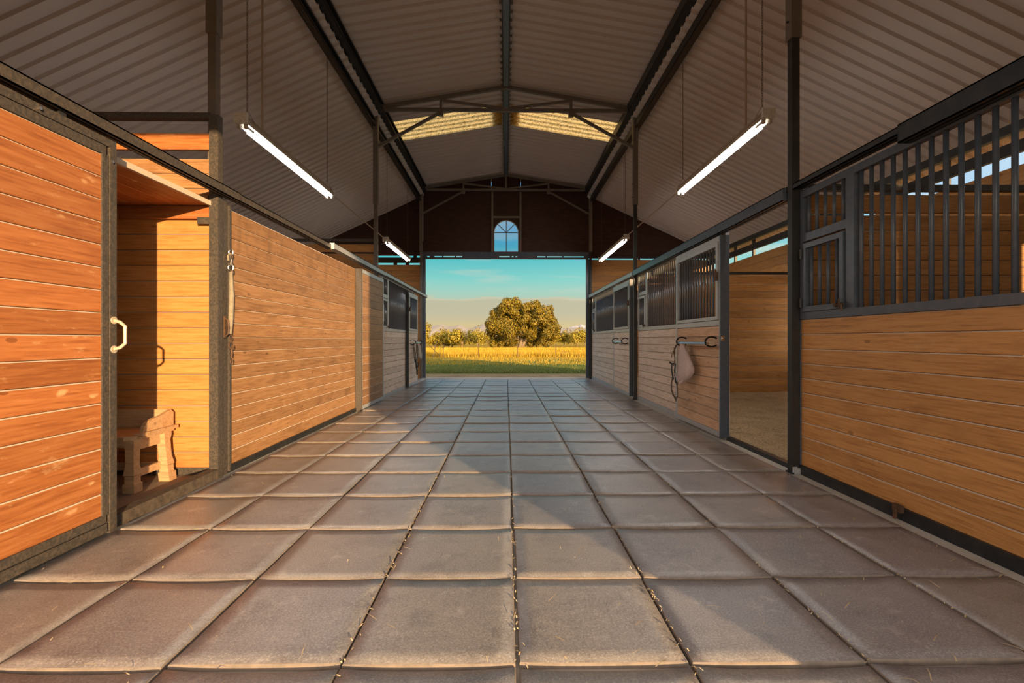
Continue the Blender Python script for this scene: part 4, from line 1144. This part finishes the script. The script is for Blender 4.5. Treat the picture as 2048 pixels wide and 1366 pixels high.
pipe('upright conduit rising from the strip light on the tack room side', [(-2.53, 5.08, 3.255), (-2.53, 5.08, 5.18)], .011, pm)
pipe('upright conduit rising from the strip light over the straw stall', [(2.56, 5.15, 3.35), (2.56, 5.15, 5.18)], .011, pm)
pipe('thin conduit linking the two strip lights on the tack room side', [(-2.53, 7.03, 3.235), (-2.53, 10.22, 3.235)], .010, pm)
pipe('thin conduit linking the two strip lights on the barred stall side', [(2.56, 7.13, 3.325), (2.56, 10.27, 3.325)], .010, pm)

# ------------------------------------------------------------------ outside: fence, trees, hills
def leaf_blob_mesh(name, blobs, n, size, seed, mt, squash=1.0):
    r = random.Random(seed); vs = []; fs = []
    wts = [b[3] ** 2 for b in blobs]
    for _ in range(n):
        bx_, by_, bz_, br = r.choices(blobs, wts)[0]
        d = Vector((r.gauss(0, 1), r.gauss(0, 1), r.gauss(0, 1))).normalized()
        rad = br * (1 - .45 * r.random() ** 2.2) * (1 + .22 * noise.noise(d * 2.2 + Vector((bx_, by_, bz_))))
        c = Vector((bx_, by_, bz_)) + Vector((d.x, d.y, d.z * squash)) * rad
        if c.z < .12: continue
        nn = (d + Vector((r.gauss(0, .5), r.gauss(0, .5), r.gauss(0, .5)))).normalized()
        a = nn.orthogonal().normalized(); b_ = nn.cross(a); th = r.uniform(0, 2 * PI)
        a, b_ = a * math.cos(th) + b_ * math.sin(th), b_ * math.cos(th) - a * math.sin(th)
        s = size * r.uniform(.6, 1.3); k = len(vs)
        vs += [c - a * s, c - b_ * s * .55, c + a * s, c + b_ * s * .55]; fs.append((k, k + 1, k + 2, k + 3))
    me = bpy.data.meshes.new(name); me.from_pydata([tuple(v) for v in vs], [], fs); me.materials.append(mt); return me
def branches(name, segs, mt):
    b = MB()
    for pts, r0, r1 in segs:
        n = len(pts); b.tube(pts, [r0 + (r1 - r0) * i / (n - 1) for i in range(n)], 7)
    return b.mesh(name, mt, True)

# the large oak
TY = 68.0; tr_ = random.Random(12)
ok = thing('oak_tree', 'big round golden green oak tree standing alone in the field', 'tree', (2.3, TY, -.10))
blobs = []
px = TY / 971
def pb(u, v, r, dy=0): blobs.append(((u - 1043) * px, dy, (697 - v) * px, r * px))
for u, v, r in [(1015, 622, 24), (1000, 632, 22), (1032, 626, 22), (1066, 622, 22), (1080, 634, 24), (1050, 632, 20), (990, 650, 22), (1095, 650, 22), (1105, 668, 14), (980, 662, 13),
                (1010, 655, 26), (1040, 650, 28), (1070, 655, 28), (1090, 672, 18), (990, 676, 14), (1012, 678, 16), (1060, 676, 18), (1080, 682, 11), (1000, 688, 9), (1020, 688, 8), (1098, 682, 9),
                (1108, 655, 10), (1100, 640, 12), (974, 648, 7), (986, 636, 10), (1014, 608, 12), (1070, 609, 10), (1054, 612, 9), (1112, 664, 6), (1026, 612, 9), (985, 689, 9), (998, 693, 8), (1010, 692, 8), (1060, 690, 8), (1075, 690, 8), (1025, 684, 10), (1090, 688, 8)]:
    k = r / 28
    pb(u, v, r * .92, tr_.uniform(-2.6, 2.6) * (1 if r > 12 else .4))
    if r > 18:
        for _ in range(5): pb(u + tr_.uniform(-1, 1) * r * .9, v + tr_.uniform(-.9, .7) * r * .8, r * tr_.uniform(.3, .5), tr_.uniform(-3.4, 1.0))
put('crown', leaf_blob_mesh('crown', blobs, 48000, .135, 4, M['leaf_oak']), ok)
put('trunk', branches('trunk', [([(-.35, 0, -.1), (-.3, 0, .5), (-.1, 0, 1.2), (-.6, .2, 2.4)], .34, .2), ([(-.15, 0, -.1), (.2, -.1, .8), (.65, -.2, 1.7), (1.0, -.2, 2.9)], .30, .14)], M['bark']), ok)
put('branch', branches('branch', [([(-.2, 0, 1.0), (-1.3, .4, 2.0), (-2.6, .4, 3.0)], .16, .07), ([(-.6, .2, 2.2), (-1.0, 0, 3.6), (-1.4, 0, 5.0)], .18, .07), ([(.9, -.2, 2.4), (1.6, 0, 3.8), (1.8, 0, 5.0)], .14, .06), ([(.5, -.1, 1.4), (1.9, -.3, 2.2), (3.2, 0, 2.7)], .14, .06)], M['bark']), ok)

# orchard row behind it
protos = []
def row_tree(name, label, w, h, seed, x, y, n=1500):
    r = random.Random(seed); bl = []
    for _ in range(11):
        a = r.uniform(0, 2 * PI); q_ = r.random() ** .6
        z = h * r.uniform(.36, .78); m = 1 - abs(z / h - .5)
        bl.append((math.cos(a) * w * .34 * q_ * m * 1.4, math.sin(a) * w * .34 * q_ * m, z, w * r.uniform(.16, .26)))
    t = thing(name, label, 'tree', (x, y, -.12), 'orchard trees along the far edge of the field', r.uniform(0, 6))
    put('crown', leaf_blob_mesh('crown', bl, n, .17, seed, M['leaf_row']), t)
    put('trunk', branches('trunk', [([(0, 0, -.1), (.05, 0, h * .25), (-.1, .1, h * .5)], .13, .07), ([(.04, 0, h * .22), (.3, .1, h * .45)], .08, .04), ([(.02, 0, h * .2), (-.35, 0, h * .42)], .07, .04)], M['bark']), t)
    return t
spec = [(846, 3.6, 4.0, 74, 'bright golden tree cut by the tack room side jamb of the far doorway'),
        (868, 2.8, 2.3, 78, 'small golden tree near the leaning fence post'),
        (890, 3.7, 2.85, 78, 'broad dark-trunked tree with spreading crown, beyond the fence gate posts'),
        (924, 4.1, 2.9, 74, 'round dense golden tree halfway between the doorway jamb and the oak'),
        (955, 4.4, 2.9, 96, 'low golden tree close to the shaded flank of the oak'),
        (1128, 3.4, 2.9, 96, 'small pale golden tree right beside the sunny flank of the oak'),
        (1101, 3.6, 2.6, 92, 'low tree with short dark trunk under the edge of the oak'),
        (1144, 3.2, 2.9, 110, 'small dark green tree in the gap between oak and last trees'),
        (1154, 4.4, 3.3, 93, 'dark rounded tree with a clear single trunk near the dirt track'),
        (1170, 4.2, 3.9, 96, 'tall golden tree cut by the barred stall side jamb of the far doorway'),
        (976, 4.0, 2.8, 104, 'small tree half hidden behind the oak on its shaded flank'),
        (905, 2.6, 2.3, 79, 'slim tree standing behind the broad dark-trunked tree')]
for i, (u, w, h, y, lab) in enumerate(spec):
    row_tree('orchard_tree', lab, w, h, 30 + i, (u - 1012) * y / 971, y)
# farther wood: scraggly tops on the skyline
r = random.Random(9); bl = []
for i in range(150):
    u = r.uniform(815, 1210); y = r.uniform(215, 300); h = r.uniform(4.2, 8.2) * (1.12 if 940 < u < 980 else .92)
    x = (u - 1012) * y / 971
    for k in range(5): bl.append((x + r.uniform(-.8, .8) * (1 - k / 6), y + r.uniform(-.8, .8), .8 + h * (k + .4) / 5.4, max(.5, 1.7 * (1 - k / 5.5))))
o = put('distant_wood', leaf_blob_mesh('distant_wood', bl, 9000, .55, 11, M['leaf_far']))
tag(o, 'hazy brown wood of thin trees beyond the orchard row', 'trees', kind='stuff')
# hills and the snowy peak
def ridge(name, Y, prof, depth, mt):
    b = MB(); vs = []; n = len(prof)
    for u, v in prof: vs.append(((u - 1012) * Y / 971, Y, 1.12 + (680 - v) * Y / 971))
    for u, v in prof: vs.append(((u - 1012) * Y / 971, Y - depth, -2))
    for u, v in prof: vs.append(((u - 1012) * (Y + depth) / 971, Y + depth, -2))
    b.add(vs, [(i, i + 1, n + i + 1, n + i) for i in range(n - 1)] + [(i, i + 1, 2 * n + i + 1, 2 * n + i) for i in range(n - 1)])
    return tag(b.build(name, mt, smooth=True), kind='structure')
def hillprof(pts, seed, amp):
    out = []
    for i in range(len(pts) - 1):
        (u0, v0), (u1, v1) = pts[i], pts[i + 1]
        for k in range(6):
            t = k / 6; out.append((u0 + (u1 - u0) * t, v0 + (v1 - v0) * (t * t * (3 - 2 * t)) + amp * noise.noise(Vector((u0 + (u1 - u0) * t, seed, 0)) * .13)))
    return out + [pts[-1]]
ridge('hills', 2600, hillprof([(500, 664), (700, 655), (790, 664), (850, 654), (885, 649), (900, 653), (918, 650), (938, 656), (970, 648), (1010, 650), (1080, 655), (1125, 656), (1180, 655), (1300, 650), (1500, 660)], 2, 2.2), 700, M['hill'])
ridge('snow_mountain', 3600, hillprof([(1120, 665), (1140, 655), (1146, 653), (1153, 652), (1161, 648.5), (1168, 650), (1180, 649), (1195, 653), (1230, 668)], 6, 1.6), 300, M['snow'])

# fence
fe = thing('wire_fence', 'thin wire fence on steel posts across the field before the oak', 'fence', (0, 35, -.1))
FP = [(790, 35), (880, 35), (887, 35.4), (957, 35), (1035, 35), (1112, 35), (1190, 35), (1268, 35)]
tops = []
for u, y in FP:
    x = (u - 1012) * y / 971; z = hgt(x, y)
    rel(fe, MB().box(x - .025, x + .025, y - .006, y + .006, z - .1, z + .95).box(x - .006, x + .006, y - .03, y + .006, z - .1, z + .95)).build('fence_post', M['rust'], fe)
    tops.append((x, y, z))
rel(fe, MB().tube([(-5.2, 34.6, -.15), (-4.95, 34.7, 1.0)], .03, 6)).build('leaning_post', M['bark'], fe)
for k in range(5):
    rel(fe, MB().tube([(x, y - .02, z + .2 + k * .17) for x, y, z in tops], .003, 4)).build('wire', M['steel_dark'], fe)
rel(fe, MB().tube([(tops[1][0], 35, tops[1][2] + .1), (tops[1][0] - .75, 35.0, tops[1][2] + .85)], .02, 5)).build('brace', M['rust'], fe)
# dirt track curling through the dry grass
tk = MB(); pts = [(4.6, 47), (5.1, 44), (5.3, 41), (5.6, 38.5), (6.4, 37), (8.2, 36.4), (11, 36.2)]
vs = []
for i, (x, y) in enumerate(pts):
    d = Vector(pts[min(i + 1, len(pts) - 1)]) - Vector(pts[max(0, i - 1)]); d.normalize(); nx_, ny_ = -d.y, d.x
    for s in (-.55, .55): vs.append((x + nx_ * s, y + ny_ * s, hgt(x, y) + .07))
tk.add(vs, [(2 * i, 2 * i + 1, 2 * i + 3, 2 * i + 2) for i in range(len(pts) - 1)])
tag(tk.build('dirt_path', plain('dirt_path', (.17, .12, .07), 1, 0, 3, .5, (.11, .08, .05))), kind='structure')
# grass
def blades(name, label, n, seed, fx, hr, w, mt):
    r = random.Random(seed); vs = []; fs = []
    for _ in range(n):
        x, y = fx(r); z = hgt(x, y) - .02; h = r.uniform(*hr); a = r.uniform(0, PI); lean = r.uniform(-.5, .5) * h; k = len(vs)
        dx, dy = math.cos(a) * w / 2, math.sin(a) * w / 2
        vs += [(x - dx, y - dy, z), (x + dx, y + dy, z), (x + lean * math.sin(a), y + lean * .4, z + h)]; fs.append((k, k + 1, k + 2))
    me = bpy.data.meshes.new(name); me.from_pydata(vs, [], fs); me.materials.append(mt)
    return tag(put(name, me), label, 'grass', kind='stuff')
def fgreen(r):
    y = 17.7 + 12 * r.random() ** 1.4; return r.uniform(-.24, .24) * y, y
blades('lawn_grass', 'short green grass just outside the far doorway', 22000, 2, fgreen, (.03, .09), .02, M['grass_green'])
def fgold(r):
    y = 35.5 + 32 * r.random() ** 1.7; x = r.uniform(-.2, .2) * y
    if 34 < y < 48 and abs(x - (5.1 + max(0, 40 - y) * .6)) < .7: y += 8
    return x, y
blades('dry_grass', 'tall golden dry grass beyond the wire fence', 26000, 3, fgold, (.18, .48), .035, M['grass_dry'])
def fmix(r):
    y = 24 + 11 * r.random(); return r.uniform(-.22, .22) * y, y
blades('mixed_grass', 'yellowing tufts of grass between the lawn and the fence', 7000, 5, fmix, (.04, .13), .025, M['grass_dry'])

# things of one kind carry one group phrase
GROUPS = {'steel_post': 'thin steel posts of the barn frame', 'roof_truss': 'roof trusses of the barn frame', 'eave_purlin': 'long roof purlins', 'wall_purlin': 'outer eave beams',
          'outer_girt': 'outer wall girts', 'stall_front': 'barred stall fronts', 'sliding_door': 'sliding stall doors', 'door_track': 'door tracks and rails', 'door_post': 'stall door posts',
          'threshold': 'steel thresholds', 'door_guide': 'door guides on the sill', 'door_jamb': 'jambs of the far doorway', 'window_stud': 'studs round the arched window', 'conduit': 'conduits of the strip lights', 'halter': 'horse halters'}
for o in S.objects:
    k = o.name.split('.')[0]
    if o.parent is None and k in GROUPS and o.get('category'): o['group'] = GROUPS[k]
